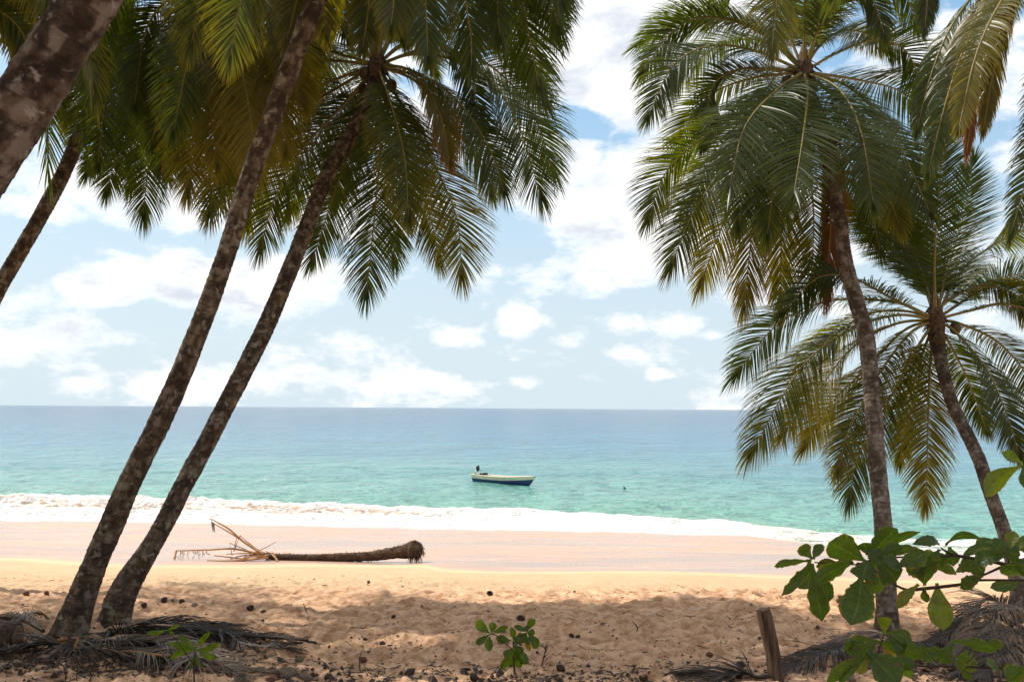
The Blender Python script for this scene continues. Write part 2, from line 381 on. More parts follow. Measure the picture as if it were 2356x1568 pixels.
def almond_mat():
    m = bpy.data.materials.new('veined_leaf'); m.use_nodes = True; t = NT(m.node_tree); m.node_tree.nodes.remove(m.node_tree.nodes['Principled BSDF'])
    lv = t.attr('lv'); lx = t.m('ABSOLUTE', t.attr('lx')); lt = t.attr('lt'); co = t.objco()
    n = t.noise(2.2, 2, .5, co); n2 = t.noise(26, 5, .65, co); n3 = t.noise(9, 3, .6, co)
    col = t.mix(n, (.020, .050, .008), (.050, .088, .012)); col = t.mix(t.ss(lv, .16, .34), col, (.085, .115, .012)); col = t.mix(t.ss(lv, .34, .6), col, (.20, .10, .02))
    side = t.m('PINGPONG', t.m('SUBTRACT', t.m('MULTIPLY', lt, 9.0), t.m('MULTIPLY', lx, 2.6)), .5)
    vein = t.m('MAXIMUM', t.ss(side, .09, .0), t.ss(lx, .09, .02))
    col = t.mix(t.m('MULTIPLY', vein, .5), col, (.13, .15, .035))
    col = t.mix(t.m('MULTIPLY', t.ss(n2, .45, .62), .35), col, (.018, .035, .008))
    spot = t.m('MULTIPLY', t.ss(t.m('ADD', n2, t.m('MULTIPLY', lx, .10)), .66, .72), t.ss(n3, .45, .6))
    col = t.mix(t.m('MULTIPLY', spot, .85), col, (.10, .05, .02))
    p = t.new('ShaderNodeBsdfPrincipled', i={'Base Color': col, 'Roughness': .36, 'Specular IOR Level': .5, 'Normal': t.bump(t.m('ADD', vein, n3), .5, .004)})
    tcol = t.mix(1.0, col, (2.3, 2.3, .3), 'MULTIPLY'); tr = t.new('ShaderNodeBsdfTranslucent', i={'Color': tcol})
    mx = t.new('ShaderNodeMixShader', i={0: .5, 1: p.outputs[0], 2: tr.outputs[0]})
    t.l.new(mx.outputs[0], m.node_tree.nodes['Material Output'].inputs[0]); return m
M_VEIN = almond_mat()
M_ALMOND = leaf_mat('almond_leaf', (.024, .056, .008), (.050, .090, .012), (.20, .10, .02), .50, .34)
def simple(name, a, b, sc=6, rough=.8, bumpk=.5, dist=.01, spec=.3, streak=(1, 1, 1)):
    m, t, P = mat(name); co = t.objco()
    n = t.noise(sc, 5, .65, t.scale(co, streak), .2)
    P(Base_Color=t.mix(t.ss(n, .3, .7), a, b), Roughness=rough, Specular_IOR_Level=spec, Normal=t.bump(n, bumpk, dist)); return m
M_RIB = simple('palm_midrib', (.22, .16, .04), (.13, .12, .03), 9, .55)
M_RIBDRY = simple('dry_stalk', (.42, .21, .08), (.22, .11, .045), 7, .7)
M_FIBRE = simple('palm_fibre', (.15, .09, .055), (.03, .018, .012), 25, .95, .9, .03)
M_NUT = simple('green_coconut', (.07, .05, .015), (.06, .022, .01), 4, .6)
def bark_mat(name, base, dark, lichen, lk, moss=0.0, sc=1.0, RK=.85):
    m, t, P = mat(name); co = t.objco(); s = t.attr('lv')
    n = t.noise(5 * sc, 6, .65, co, .3); b = t.noise(2.2 * sc, 4, .6, co, .6); l = t.noise(7 * sc, 5, .6, co, .8)
    col = t.mix(t.ss(n, .35, .68), dark, base)
    col = t.mix(t.m('MULTIPLY', t.ss(b, .52, .66), .75), col, dark)
    col = t.mix(t.m('MULTIPLY', t.ss(l, .56, .66), lk), col, lichen)
    if moss: col = t.mix(t.m('MULTIPLY', t.ss(t.noise(3, 4, .6, co), .55, .7), moss), col, (.13, .11, .015))
    col = t.mix(t.m('MULTIPLY', s, .85), col, (.018, .013, .010))
    rt = t.m('ADD', t.attr('ringtone'), t.m('MULTIPLY', t.m('SUBTRACT', n, .5), RK)); col = t.mix(t.m('MULTIPLY', t.ss(rt, .52, .9), .42), col, lichen); col = t.mix(t.m('MULTIPLY', t.ss(rt, .45, .2), .6), col, dark)
    f = t.noise(40, 5, .7, co)
    P(Base_Color=col, Roughness=.9, Specular_IOR_Level=.2, Normal=t.bump(t.m('ADD', f, t.m('MULTIPLY', n, 2.0)), .9, .03)); return m
M_BARK = bark_mat('palm_bark', (.150, .108, .074), (.040, .028, .020), (.31, .275, .215), .75, .45)
M_BARKN = bark_mat('near_palm_bark', (.14, .095, .068), (.026, .018, .013), (.33, .29, .25), .85, .0, .7, 2.4)
M_BARKG = bark_mat('grey_palm_bark', (.20, .158, .122), (.062, .046, .035), (.33, .30, .26), .65)

# ------------------------------------------------------------------ palms
UP = np.array([0, 0, 1.0])
def frond_geo(P3, age=0.0, k=.85, lw=.032, lmax=None, nleaf=150, droop=.27, seed=0, dens=1.0, floor=None, petiole=.17, vangle=.18, ragged=0.0, spread=1.0):
    """P3: rachis through 3-D points. returns (leaf MB, rib MB)"""
    rg = np.random.default_rng(seed)
    N = 60; pts = spline(P3, N); L = np.linalg.norm(np.diff(pts, axis=0), axis=1).sum()
    if floor: pts[:, 2] = np.maximum(pts[:, 2], floor(pts[:, 0], pts[:, 1]) + .015)
    T = np.gradient(pts, axis=0); T /= np.linalg.norm(T, axis=1)[:, None]
    s = np.cross(T[8], UP)
    if np.linalg.norm(s) < .15: s = np.array([1.0, 0, 0])
    S = np.zeros_like(T)
    for i in range(N):
        s = s - T[i] * s.dot(T[i]); s /= np.linalg.norm(s) + 1e-9; S[i] = s
    view = pts - np.array(CAM); view /= np.linalg.norm(view, axis=1)[:, None]
    Sv = np.cross(T, view); Sv /= np.linalg.norm(Sv, axis=1)[:, None] + 1e-9
    if (Sv[-6] * S[-6]).sum() < 0: Sv = -Sv
    w = (sst(np.linspace(0, 1, N), .25, .85) * k)[:, None]
    S = S * (1 - w) + Sv * w; S -= T * (S * T).sum(1)[:, None]; S /= np.linalg.norm(S, axis=1)[:, None] + 1e-9
    Nn = np.cross(S, T)
    if Nn[12, 2] < 0: Nn = -Nn
    lw = lw * .68; lmax = lmax or L * .25; droop = droop * rg.uniform(.55, 1.25)
    leaf = MB(); n = int(nleaf * dens)
    tt = petiole + (1 - petiole) * (np.linspace(0, 1, n) ** .92)
    V = []; A = []; F = []
    seg = 5; base_i = 0
    wprof = np.array([.7, 1.05, .95, .72, .42, .06])
    fidx = np.linspace(0, N - 1, 1)
    for side in (-1, 1):
        for j, t in enumerate(tt):
            if ragged and rg.random() < ragged: continue
            t2 = min(1.0, t + rg.normal(0, .003)); fi = t2 * (N - 1); i = int(fi)
            p = pts[i] if i >= N - 1 else pts[i] * (1 - fi + i) + pts[i + 1] * (fi - i)
            x = (t - petiole) / (1 - petiole)
            ln = lmax * (.62 + .38 * math.sin(math.pi * min(1, x * .95 + .15))) * (1 if x < .75 else 1 - .22 * (x - .75) / .25) * rg.uniform(.9, 1.06)
            if x < .06: ln *= .75
            al = (R(68) * (1 - x) + R(34) * x ** 1.3 + R(16) * (1 - x) * x) * spread + rg.normal(0, .035)
            al += .16 * float(pn(t * 16 + seed, side * 3.3)); dj = 1 + .5 * float(pn(t * 11 + seed * 1.7, side * 5.1))
            if x > .9: al *= 1 - .9 * (x - .9) / .1
            d = math.cos(al) * T[i] + side * math.sin(al) * S[i] + Nn[i] * (vangle * (1 - .6 * x) + rg.normal(0, .05))
            d /= np.linalg.norm(d)
            g = droop * dj * (1 + .5 * rg.normal(0, .5)) * (1.15 - .5 * x)
            W = T[i] - d * T[i].dot(d); W /= np.linalg.norm(W) + 1e-9
            tw = rg.normal(0, .22); B = np.cross(d, W); W = W * math.cos(tw) + B * math.sin(tw)
            step = ln / seg; q = p.copy(); rows = []
            kink = rg.random() < .03 + .2 * age
            for m in range(seg + 1):
                hw = lw * .5 * wprof[m]
                rows.append((q - W * hw, q + W * hw))
                d = d - UP * (g * (m + .6) / seg) * (1.0 if not kink or m < 2 else 2.2); d /= np.linalg.norm(d)
                W = W - d * W.dot(d); W /= np.linalg.norm(W) + 1e-9
                q = q + d * step
            for m, (a, b) in enumerate(rows):
                V.append(a); V.append(b)
                la = age + .28 * (m / seg) ** 2 * (.3 + age) + rg.normal(0, .02) + (.25 * x * age)
                A += [la, la]
            for m in range(seg):
                o = base_i + 2 * m; F.append([o, o + 1, o + 3, o + 2])
            base_i += 2 * (seg + 1)
    V = np.array(V)
    if floor is not None:
        g = floor(V[:, 0], V[:, 1]) + .008 + .02 * rg.random(len(V)); V[:, 2] = np.maximum(V[:, 2], g)
    leaf.add(V, F, np.clip(np.array(A), 0, 1))
    rib = MB(); r0 = lw * .95
    r0 = lw * 1.5
    rib.tube(pts, r0 * (1 - .88 * np.linspace(0, 1, N) ** .8) + .002, 6)
    return leaf, rib
def add_frond(parent, P3, name='frond', label=None, dead=False, **kw):
    leaf, rib = frond_geo(P3, **kw)
    o = np.array(parent.location)
    f = leaf.build(name, M_DEAD if dead else M_FROND, parent, o, True)
    if label: f['label'] = label
    r = rib.build('midrib', M_RIBDRY if dead else M_RIB, f, o, True)
    return f
def trunk_geo(pts, spacing=.11, seed=0, flare=0.0, n=26, rough=1.0):
    """pts: x y z radius from the ground up"""
    rg = np.random.default_rng(seed)
    P = np.asarray(pts, float); L = np.linalg.norm(np.diff(P[:, :3], axis=0), axis=1).sum()
    N = int(L / .02); S = spline(P, N); T, A, B = frames(S[:, :3]); s = np.linspace(0, L, N)
    ph = s / spacing + 1.1 * pn(s * .9, s * 0 + seed) + .5 * pn(s * 3.1, s * 0 + seed)
    fr = ph - np.floor(ph); amp = .6 + .5 * pn(np.floor(ph) * 1.7, s * 0 + seed * 3.1)
    th = np.arange(n) * 2 * math.pi / n
    tilt = .12 * np.cos(th)[None] * rough
    f2 = (ph[:, None] + tilt + .14 * pn(np.cos(th)[None] * 1.5 + s[:, None] * 4, np.sin(th)[None] * 1.5 + seed)) % 1
    ring = (.075 * (1 - f2) ** 1.3 - .03) * amp[:, None]
    groove = np.exp(-((f2 - .93) / .07) ** 2)
    bx = np.cos(th)[None] * 1.3 + seed; by = np.sin(th)[None] * 1.3
    lump = .10 * rough * fbm(bx * 1.2 + s[:, None] * 2.2, by * 1.2 + s[:, None] * 1.1, 3) + .05 * rough * pn(bx * 5 + s[:, None] * 9, by * 5)
    fl = 1 + flare * np.exp(-s / .28)[:, None] * (1 + .35 * np.sin(th * 5 + seed)[None])
    r = S[:, 3:4] * (1 + ring + lump) * fl
    V = S[:, None, :3] + r[..., None] * (np.cos(th)[None, :, None] * A[:, None] + np.sin(th)[None, :, None] * B[:, None])
    m = MB(); F = grid_faces(N, n, True).tolist() + [list(range((N - 1) * n, N * n))]
    m.add(V.reshape(-1, 3), F, np.clip(groove * (.35 + .5 * amp[:, None]), 0, 1).ravel())
    m.extra['ringtone'] = .5 + .9 * pn((np.floor(ph[:, None] + tilt) * 3.37) + seed + 1.9 * np.cos(th)[None] + s[:, None] * 3, np.sin(th)[None] * 1.9 + .37 * np.floor(ph[:, None] + tilt))
    return m
def nuts(parent, c, n, seed, name='coconut', m=None, r=.10):
    rg = random.Random(seed)
    for k in range(n):
        a = rg.uniform(0, 6.28); q = Vector((c.x + math.cos(a) * rg.uniform(.2, .34), c.y + math.sin(a) * rg.uniform(.2, .34), c.z - rg.uniform(.12, .5)))
        V, F = ball(q, (r, r, r * 1.22), 12, 8, rg.random() * 9, .04)
        b = MB(); b.add(V, F); b.tube([q + Vector((0, 0, r)), (q + c) / 2 + Vector((0, 0, .05)), c], .012, 5)
        b.build(name, m or M_NUT, parent, np.array(parent.location))
def ball(c, rad, nu=14, nv=9, seed=0.0, rough=.05, rot=None):
    th = np.arange(nu) * 2 * math.pi / nu; ph = np.linspace(0, math.pi, nv)
    X = np.cos(th)[None] * np.sin(ph)[:, None]; Y = np.sin(th)[None] * np.sin(ph)[:, None]; Z = np.broadcast_to(np.cos(ph)[:, None], X.shape)
    k = 1 + rough * 2 * fbm(X * 1.6 + seed, Y * 1.6 + Z * 1.3 + seed, 3) * np.sin(ph)[:, None]
    V = np.stack([X * rad[0] * k, Y * rad[1] * k, Z * rad[2] * k], -1).reshape(-1, 3)
    if rot is not None: V = V @ np.array(rot).T
    return V + np.array(c), grid_faces(nv, nu, True).tolist()
def heart(parent, c, seed, r=.2, updir=(0, 0, 1)):
    """fibrous crown shaft where the fronds meet"""
    m = MB(); rg = random.Random(seed); u = Vector(updir).normalized()
    pts = [c - u * .55, c - u * .3, c, c + u * .25, c + u * .5]
    m.tube([tuple(p) for p in pts], np.array([.62, .95, 1.1, .7, .15]) * r, 14)
    for k in range(46):                                     # torn sheath fibres
        a = rg.uniform(0, 6.28); d = Vector((math.cos(a), math.sin(a), rg.uniform(-.4, .5))); s = c + u * rg.uniform(-.45, .2) + d * r * .7
        e = s + d * rg.uniform(.1, .3) + Vector((0, 0, -rg.uniform(0, .28)))
        w = Vector((-d.y, d.x, 0)) * rg.uniform(.01, .045)
        m.add([s - w, s + w, e + w * .5, e - w * .5, s - w + d * .012, s + w + d * .012], [[0, 1, 2, 3], [4, 5, 2, 3]])
    m.build('crown_heart', M_FIBRE, parent, np.array(parent.location))
def pxs(c_uv, c_d, spec):
    """spec: (dtip, [(u, v), ...]) -> 3-D points, starting at the crown"""
    dt, P = spec; pts = [px(*c_uv, c_d)]
    acc = [0]; last = c_uv
    for p in P: acc.append(acc[-1] + math.hypot(p[0] - last[0], p[1] - last[1])); last = p
    for p, a in zip(P, acc[1:]):
        f = a / acc[-1]; pts.append(px(p[0], p[1], c_d + dt * (math.sin(f * math.pi / 2) ** 1.0)))
    return [tuple(q) for q in pts]
def free_frond(c, az, el, L, bend, seed=0):
    """a frond leaving crown c at azimuth az and elevation el that arches over by bend radians"""
    p = np.array(c, float); pts = [p.copy()]; n = 7
    for k in range(n):
        a = el - bend * ((k + .3) / n) ** 1.25
        a = max(a, -1.5)
        p = p + np.array([math.cos(az) * math.cos(a), math.sin(az) * math.cos(a), math.sin(a)]) * L / n; pts.append(p.copy())
    return pts
def palm(name, label, tr, crown_uv, crown_d, fronds, free, bark=M_BARK, flare=.35, spacing=.11, seed=1, L=3.8, nn=3, lw=.032, base=None, rough=1.0, droop=.27, nleaf=150, lean=(0, 0, 1), hr=.15):
    """tr: (u, v, apparent width, depth) from the ground up"""
    T = []
    for (u, v, w, d) in tr:
        q = px(u, v, d); T.append((q.x, q.y, q.z, w * d / FV / 2))
    b = base or Vector(T[0][:3])
    if base: T = [(base.x, base.y, base.z, T[0][3] * 1.02)] + T
    e = empty(name, (b.x, b.y, gz(b.x, b.y)))
    dn = (np.array(T[0]) - np.array(T[1])); dn = dn / np.linalg.norm(dn[:3]) * .35; dn[3] = 0
    T = [tuple(np.array(T[0]) + dn)] + T
    c = px(*crown_uv, crown_d)
    T.append((c.x, c.y, c.z - .12, T[-1][3] * .9))
    trunk_geo(T, spacing, seed, flare, rough=rough).build('trunk', bark, e, np.array(e.location))
    heart(e, c, seed, hr, lean); nuts(e, c, nn, seed)
    rg = random.Random(seed * 31)
    for k, s in enumerate(fronds):
        kw = dict(seed=seed * 100 + k, lw=lw, droop=droop * rg.uniform(.8, 1.25), age=rg.uniform(.02, .36), k=.85, nleaf=nleaf)
        lab = None
        if len(s) > 2: kw.update(s[2])
        dead = kw.pop('dead', False); lab = kw.pop('label', None)
        add_frond(e, pxs(crown_uv, crown_d, s[:2]), label=lab, dead=dead, **kw)
    for k in range(free[0]):
        az, el = (free[1][k] if len(free) > 1 else (rg.uniform(0, 6.28), rg.uniform(-.4, 1.2)))
        add_frond(e, free_frond(c, az, el, L * rg.uniform(.85, 1.1), rg.uniform(1.3, 2.1)), seed=seed * 100 + 60 + k, lw=lw, droop=droop, age=rg.uniform(.0, .3), k=.3, nleaf=nleaf)
    return tag(e, label, 'palm tree')
def gd(u, v): return gpx(u, v).y

OLD = dict(age=.42, droop=.4)
BR = dict(age=.62, droop=.45)
def build_palms():
    # --- E: the palm on the right whose crown is in full view
    d0 = gd(2041, 1452)
    palm('coconut_palm', 'tall palm right of centre with full crown of arching fronds, trunk behind the leafy branch',
         [(2041, 1452, 52, d0), (2040, 1385, 47, d0 + .1), (2032, 1209, 40, d0 + .4), (2021, 1097, 39, d0 + .7), (2006, 901, 37, d0 + 1.2), (1993, 776, 37, d0 + 1.5),
          (1970, 694, 36, d0 + 1.7), (1947, 611, 33, d0 + 1.9), (1935, 528, 31, d0 + 2.0), (1920, 440, 31, d0 + 2.1), (1895, 330, 30, d0 + 2.2), (1868, 240, 29, d0 + 2.2)],
         (1850, 165), d0 + 2.2,
         [(.6, [(1740, 70), (1620, 40), (1540, 80), (1480, 165)]), (-.5, [(1740, 118), (1640, 105), (1550, 150), (1492, 268)]),
          (1.6, [(1730, 180), (1640, 215), (1585, 280), (1555, 370)], dict(age=.3)), (.3, [(1740, 235), (1620, 315), (1530, 400), (1492, 505)]),
          (-.8, [(1760, 260), (1660, 390), (1590, 500), (1545, 610)]), (.8, [(1765, 300), (1700, 430), (1650, 550), (1612, 655)], OLD),
          (.2, [(1790, 330), (1740, 470), (1712, 705)], dict(age=.5, spread=.75)), (1.0, [(1830, 330), (1800, 500), (1796, 700)], dict(age=.5, spread=.7)),
          (-2.6, [(1790, 205), (1715, 290), (1678, 430)], dict(k=.95, droop=.18)), (-3.0, [(1858, 215), (1848, 310), (1826, 450)], dict(k=.95, droop=.15)),
          (-2.4, [(1930, 205), (1980, 300), (2010, 470)], dict(k=.95, droop=.18)), (-1.2, [(1960, 205), (2060, 320), (2140, 490)], dict(age=.15)),
          (.5, [(1930, 120), (2020, 92), (2090, 125), (2135, 245)]), (1.6, [(1980, 185), (2080, 215), (2165, 300)]),
          (.4, [(1855, 40), (1862, -110), (1850, -260)], dict(droop=.12)), (1.2, [(1800, 50), (1740, -50), (1670, -30), (1640, 40)], dict(age=.28)),
          (-1.0, [(1852, 40), (1845, -60), (1800, -70), (1775, 120)], dict(k=.95)), (.8, [(1900, 50), (1980, -50), (2070, -30), (2110, 60)]),
          (-.6, [(1885, 60), (1940, -30), (2000, -15), (2035, 80)]), (.8, [(1970, 270), (2060, 400), (2110, 550)]),
          (.5, [(1900, 330), (1912, 480), (1900, 680)], dict(age=.9, spread=.5, droop=.6, label='dead reddish brown frond hanging beside the trunk')),
          (.9, [(1930, 330), (1990, 440), (2025, 575)]), (.6, [(1860, 340), (1872, 500), (1866, 660)], dict(age=.38)),
          (-1.4, [(1770, 260), (1720, 380), (1700, 520)]), (1.5, [(1800, 320), (1770, 430), (1760, 560)], dict(age=.3)),
          (-.3, [(1940, 240), (2010, 360), (2070, 520)]), (1.2, [(1720, 260), (1620, 400), (1580, 520)]), (.4, [(1780, 160), (1700, 160), (1640, 200), (1620, 330)], dict(age=.25)),
          (-1.6, [(1830, 250), (1790, 380), (1765, 540)], dict(age=.1, k=.9))],
         (6, [(1.2, 1.1), (2.2, .9), (.6, 1.0), (1.7, .5), (-1.0, 1.2), (2.8, 1.0)]), M_BARKG, .22, .085, 1, L=3.3, nn=2, lw=.030)
    # --- F: the lower palm at the right edge
    d0 = gd(2350, 1432)
    palm('coconut_palm', 'shorter palm at the right edge with low spreading crown over the water',
         [(2352, 1440, 42, d0), (2336, 1321, 32, d0 + .3), (2306, 1209, 31, d0 + .7), (2284, 1150, 30, d0 + .9), (2248, 1046, 29, d0 + 1.3), (2197, 942, 28, d0 + 1.7), (2171, 859, 28, d0 + 1.9), (2160, 797, 30, d0 + 2.1)],
         (2153, 735), d0 + 2.2,
         [(.4, [(2060, 695), (1910, 692), (1790, 745), (1692, 862)]), (-.6, [(2060, 725), (1950, 762), (1840, 850), (1728, 1040)], dict(age=.3)),
          (.8, [(2080, 760), (1990, 850), (1910, 930), (1850, 1030)], dict(age=.38)), (-.5, [(2110, 800), (2040, 930), (1975, 1050), (1955, 1150)], dict(age=.25)),
          (.2, [(2140, 840), (2135, 980), (2130, 1160)], dict(age=.42)), (.8, [(2115, 640), (2040, 560), (1980, 500), (1950, 470)], dict(droop=.12, k=.95)),
          (-.8, [(2150, 600), (2160, 440), (2175, 300)], dict(droop=.1, k=.95, age=.05)), (.5, [(2200, 640), (2260, 580), (2380, 520), (2450, 530)], dict(droop=.25)),
          (1.0, [(2220, 690), (2300, 640), (2430, 620)]), (.2, [(2230, 715), (2320, 700), (2410, 740), (2460, 850)]),
          (-1.0, [(2200, 765), (2270, 850), (2315, 950), (2345, 1045)], dict(age=.15, k=.95)), (.6, [(2210, 745), (2300, 790), (2380, 890), (2420, 1010)]),
          (1.2, [(2080, 715), (1990, 725), (1900, 790), (1830, 900)], dict(age=.35)), (1.2, [(2110, 610), (2050, 530), (2010, 430), (2000, 380)], dict(droop=.12)),
          (.6, [(2180, 620), (2215, 500), (2240, 370)], dict(droop=.12, k=.95)), (-.6, [(2090, 770), (2010, 880), (1950, 1000), (1930, 1080)], dict(age=.36)),
          (.9, [(2120, 820), (2090, 930), (2070, 1060)], dict(age=.3)), (.4, [(2060, 745), (1960, 800), (1880, 900), (1800, 1000)], dict(age=.45)),
          (1.0, [(2190, 800), (2230, 880), (2270, 990)]), (.5, [(2125, 640), (2080, 520), (2070, 420)], dict(droop=.12, age=.05)),
          (-.5, [(2060, 690), (1960, 640), (1880, 640), (1800, 720)], dict(age=.1)), (.3, [(2170, 700), (2250, 660), (2340, 680), (2400, 760)])],
         (2, [(1.4, 1.2), (.9, .9)]), M_BARKG, .30, .08, 2, L=3.0, nn=2, lw=.030)
    # --- G: palm out of frame above right, fronds hang in
    palm('coconut_palm', 'palm whose orange tipped fronds hang into the upper right corner',
         [(3050, 1500, 60, 11.5), (2900, 900, 46, 11.5), (2620, 300, 42, 11.5), (2460, 0, 40, 11.5)],
         (2385, -110), 11.5,
         [(-.6, [(2290, -20), (2220, 110), (2175, 240), (2135, 400)], dict(age=.22, lmax=.46)), (.4, [(2310, 20), (2250, 160), (2225, 350)], dict(age=.72, spread=.45, droop=.5, lmax=.4)),
          (.8, [(2325, 10), (2290, 140), (2262, 300)], dict(age=.45, lmax=.4, spread=.7)), (-.8, [(2420, 60), (2400, 260), (2365, 400), (2325, 540)], dict(age=.25, lmax=.45)),
          (.4, [(2430, 60), (2430, 250), (2410, 470)], dict(age=.55, spread=.7, lmax=.4)), (.9, [(2260, -90), (2180, -90), (2140, -30), (2128, 65)], dict(age=.2, lmax=.4)),
          (-1.2, [(2300, 10), (2245, 130), (2205, 300)], dict(age=.42, lmax=.42)), (.2, [(2270, -40), (2190, 60), (2140, 180), (2110, 300)], dict(age=.2, lmax=.45)),
          (-.4, [(2280, -20), (2235, 60), (2205, 160), (2190, 280)], dict(age=.5, lmax=.4)), (.5, [(2440, -60), (2500, 60), (2520, 300)]), (.5, [(2440, -120), (2560, -60), (2640, 120)])],
         (5, [(0, .8), (1.2, 1.0), (2.4, .9), (-.4, .3), (.6, .5)]), M_BARKG, .3, .1, 3, L=3.4, nn=3, lw=.026, droop=.5)
    # --- D: right trunk of the left pair
    d0 = gd(262, 1438)
    palm('coconut_palm', 'slender leaning palm, right trunk of the leaning pair, full crown hanging over the sea',
         [(262, 1438, 70, d0), (284, 1360, 60, d0 + .1), (344, 1263, 47, d0 + .3), (391, 1179, 44, d0 + .6), (425, 1112, 43, d0 + .8), (515, 942, 42, d0 + 1.3), (611, 751, 41, d0 + 1.8),
          (682, 583, 38, d0 + 2.2), (748, 415, 36, d0 + 2.6), (791, 337, 34, d0 + 2.7), (845, 236, 33, d0 + 2.8)],
         (868, 150), d0 + 2.9,
         [(-.6, [(960, 125), (1100, 160), (1185, 270), (1245, 455)], dict(age=.08)), (.8, [(980, 115), (1110, 140), (1220, 250), (1275, 400)], dict(age=.1)),
          (.5, [(960, 190), (1050, 290), (1110, 370), (1130, 445)]), (-.8, [(930, 250), (990, 360), (1050, 500), (1062, 632)], dict(age=.36)),
          (.9, [(910, 280), (950, 400), (990, 500), (1010, 600)]), (-.2, [(876, 300), (866, 450), (843, 678)], dict(age=.2)),
          (1.0, [(890, 250), (903, 400), (908, 600)], dict(age=.15)), (.6, [(845, 260), (785, 400), (718, 600)], dict(age=.12)),
          (.8, [(800, 230), (690, 350), (630, 460), (600, 572)], dict(age=.28)), (.6, [(780, 180), (650, 240), (560, 360), (486, 484)], dict(age=.22)),
          (.7, [(800, 130), (700, 110), (600, 180), (540, 340)], dict(age=.35)), (1.3, [(780, 200), (680, 270), (600, 400), (570, 520)]),
          (.4, [(930, 50), (1050, -10), (1160, 60), (1250, 235)], dict(age=.12)), (-.6, [(900, 0), (970, -90), (1100, -70), (1200, 60)], dict(age=.1)),
          (.9, [(820, 40), (740, -40), (640, -20), (560, 90)]), (-.5, [(880, 60), (890, -60), (860, -180)]), (-1.4, [(960, 180), (1010, 260), (1035, 370)], dict(age=.55, spread=.6)),
          (-1.0, [(940, 160), (1040, 220), (1120, 330), (1160, 440)], dict(age=.05)),
          (1.6, [(850, 220), (800, 330), (770, 470)], dict(age=.3)), (1.5, [(830, 200), (740, 300), (690, 420), (660, 500)]), (-1.8, [(900, 240), (930, 360), (940, 500)], dict(age=.3)),
          (.5, [(760, 140), (660, 150), (580, 240), (530, 400)], dict(age=.32)), (-.5, [(930, 100), (1010, 100), (1080, 180), (1110, 300)], dict(age=.12)),
          (1.0, [(850, 70), (800, -20), (750, 20), (730, 140)], dict(age=.3))],
         (6, [(1.2, 1.1), (2.2, .7), (3.3, .9), (.3, .8), (-1.3, 1.0), (1.8, .5)]), M_BARK, .28, .10, 4, L=3.5, nn=5)
    # --- C: left trunk of the pair, crown above the frame
    d0 = gd(156, 1468)
    palm('coconut_palm', 'leaning palm, left trunk of the leaning pair, its trunk running out of the top',
         [(156, 1468, 80, d0), (183, 1390, 64, d0), (211, 1314, 56, d0), (254, 1213, 55, d0), (297, 1112, 51, d0), (381, 942, 50, d0), (460, 751, 46, d0),
          (521, 583, 43, d0), (572, 415, 43, d0), (614, 303, 44, d0 - .2), (663, 168, 46, d0 - .4), (728, 0, 46, d0 - .6), (790, -160, 44, d0 - .6)],
         (840, -290), d0 - .6,
         [(.5, [(960, -360), (1120, -280), (1230, -120), (1285, 60)], dict(age=.1)), (-.8, [(920, -220), (970, -80), (985, 130)], dict(age=.25)),
          (.8, [(980, -300), (1120, -200), (1190, -40), (1240, 200)], dict(age=.1)), (.2, [(860, -150), (850, 0), (835, 110)], dict(age=.3)),
          (-.6, [(740, -280), (620, -160), (560, -20), (530, 130)], dict(age=.3)), (.9, [(780, -180), (700, -50), (660, 90)], dict(age=.35)),
          (.4, [(940, -230), (1040, -120), (1080, 60), (1085, 150)], dict(age=.1)), (-1.0, [(900, -200), (910, -60), (900, 60)], dict(age=.3)),
          (1.4, [(760, -220), (740, -60), (750, 80)], dict(age=.4)), (-.5, [(990, -330), (1150, -300), (1250, -180), (1292, 0)]),
          (.8, [(720, -260), (580, -200), (480, -60), (440, 100)], dict(age=.3)), 
          (1.2, [(880, -180), (900, -40), (930, 90)], dict(age=.2)), (.3, [(960, -260), (1060, -200), (1130, -80), (1150, 80)])],
         (6, [(0.2, .7), (1, 1.1), (2, .8), (3, .6), (2.6, .2), (.5, .1)]), M_BARK, .24, .12, 5, L=3.6, nn=8)
    # --- B: the far left thin trunk
    palm('coconut_palm', 'thin leaning palm at far left behind the thick near trunk',
         [(-330, 1330, 50, 19.0), (-150, 950, 40, 19.0), (0, 660, 35, 19.0), (75, 530, 34, 19.0), (138, 415, 34, 19.0), (180, 320, 32, 19.0), (225, 215, 30, 19.0), (262, 120, 28, 19.0)],
         (290, 25), 19.0,
         [(.3, [(300, 150), (280, 300), (246, 440)], dict(age=.15)), (-.8, [(330, 140), (345, 300), (330, 494)], dict(age=.2)), (.7, [(250, 120), (200, 230), (165, 330)], dict(age=.3)),
          (.5, [(350, 110), (400, 230), (425, 400)], dict(age=.32)), (.2, [(200, 40), (130, 120), (105, 285)]), (-.7, [(370, 30), (460, 100), (500, 250)], dict(age=.3)),
          (1.0, [(300, 180), (320, 290), (300, 430)]), (-1.2, [(260, 140), (240, 250), (225, 380)], dict(age=.1)), (.6, [(350, 60), (430, 160), (460, 310)]), (.9, [(240, 100), (180, 160), (150, 290)], dict(age=.35)),
          (-.5, [(310, 130), (370, 260), (385, 400)], dict(age=.35)), (.4, [(280, 160), (260, 280), (200, 400)]), (-1.2, [(300, -60), (380, -90), (450, 20)]), (1.0, [(220, -20), (130, 0), (70, 120)])],
         (6, [(0, .9), (1.2, 1.1), (2.4, .8), (3.6, 1.0), (4.8, .9), (5.5, .4)]), M_BARK, .25, .10, 6, L=3.8, nn=5)
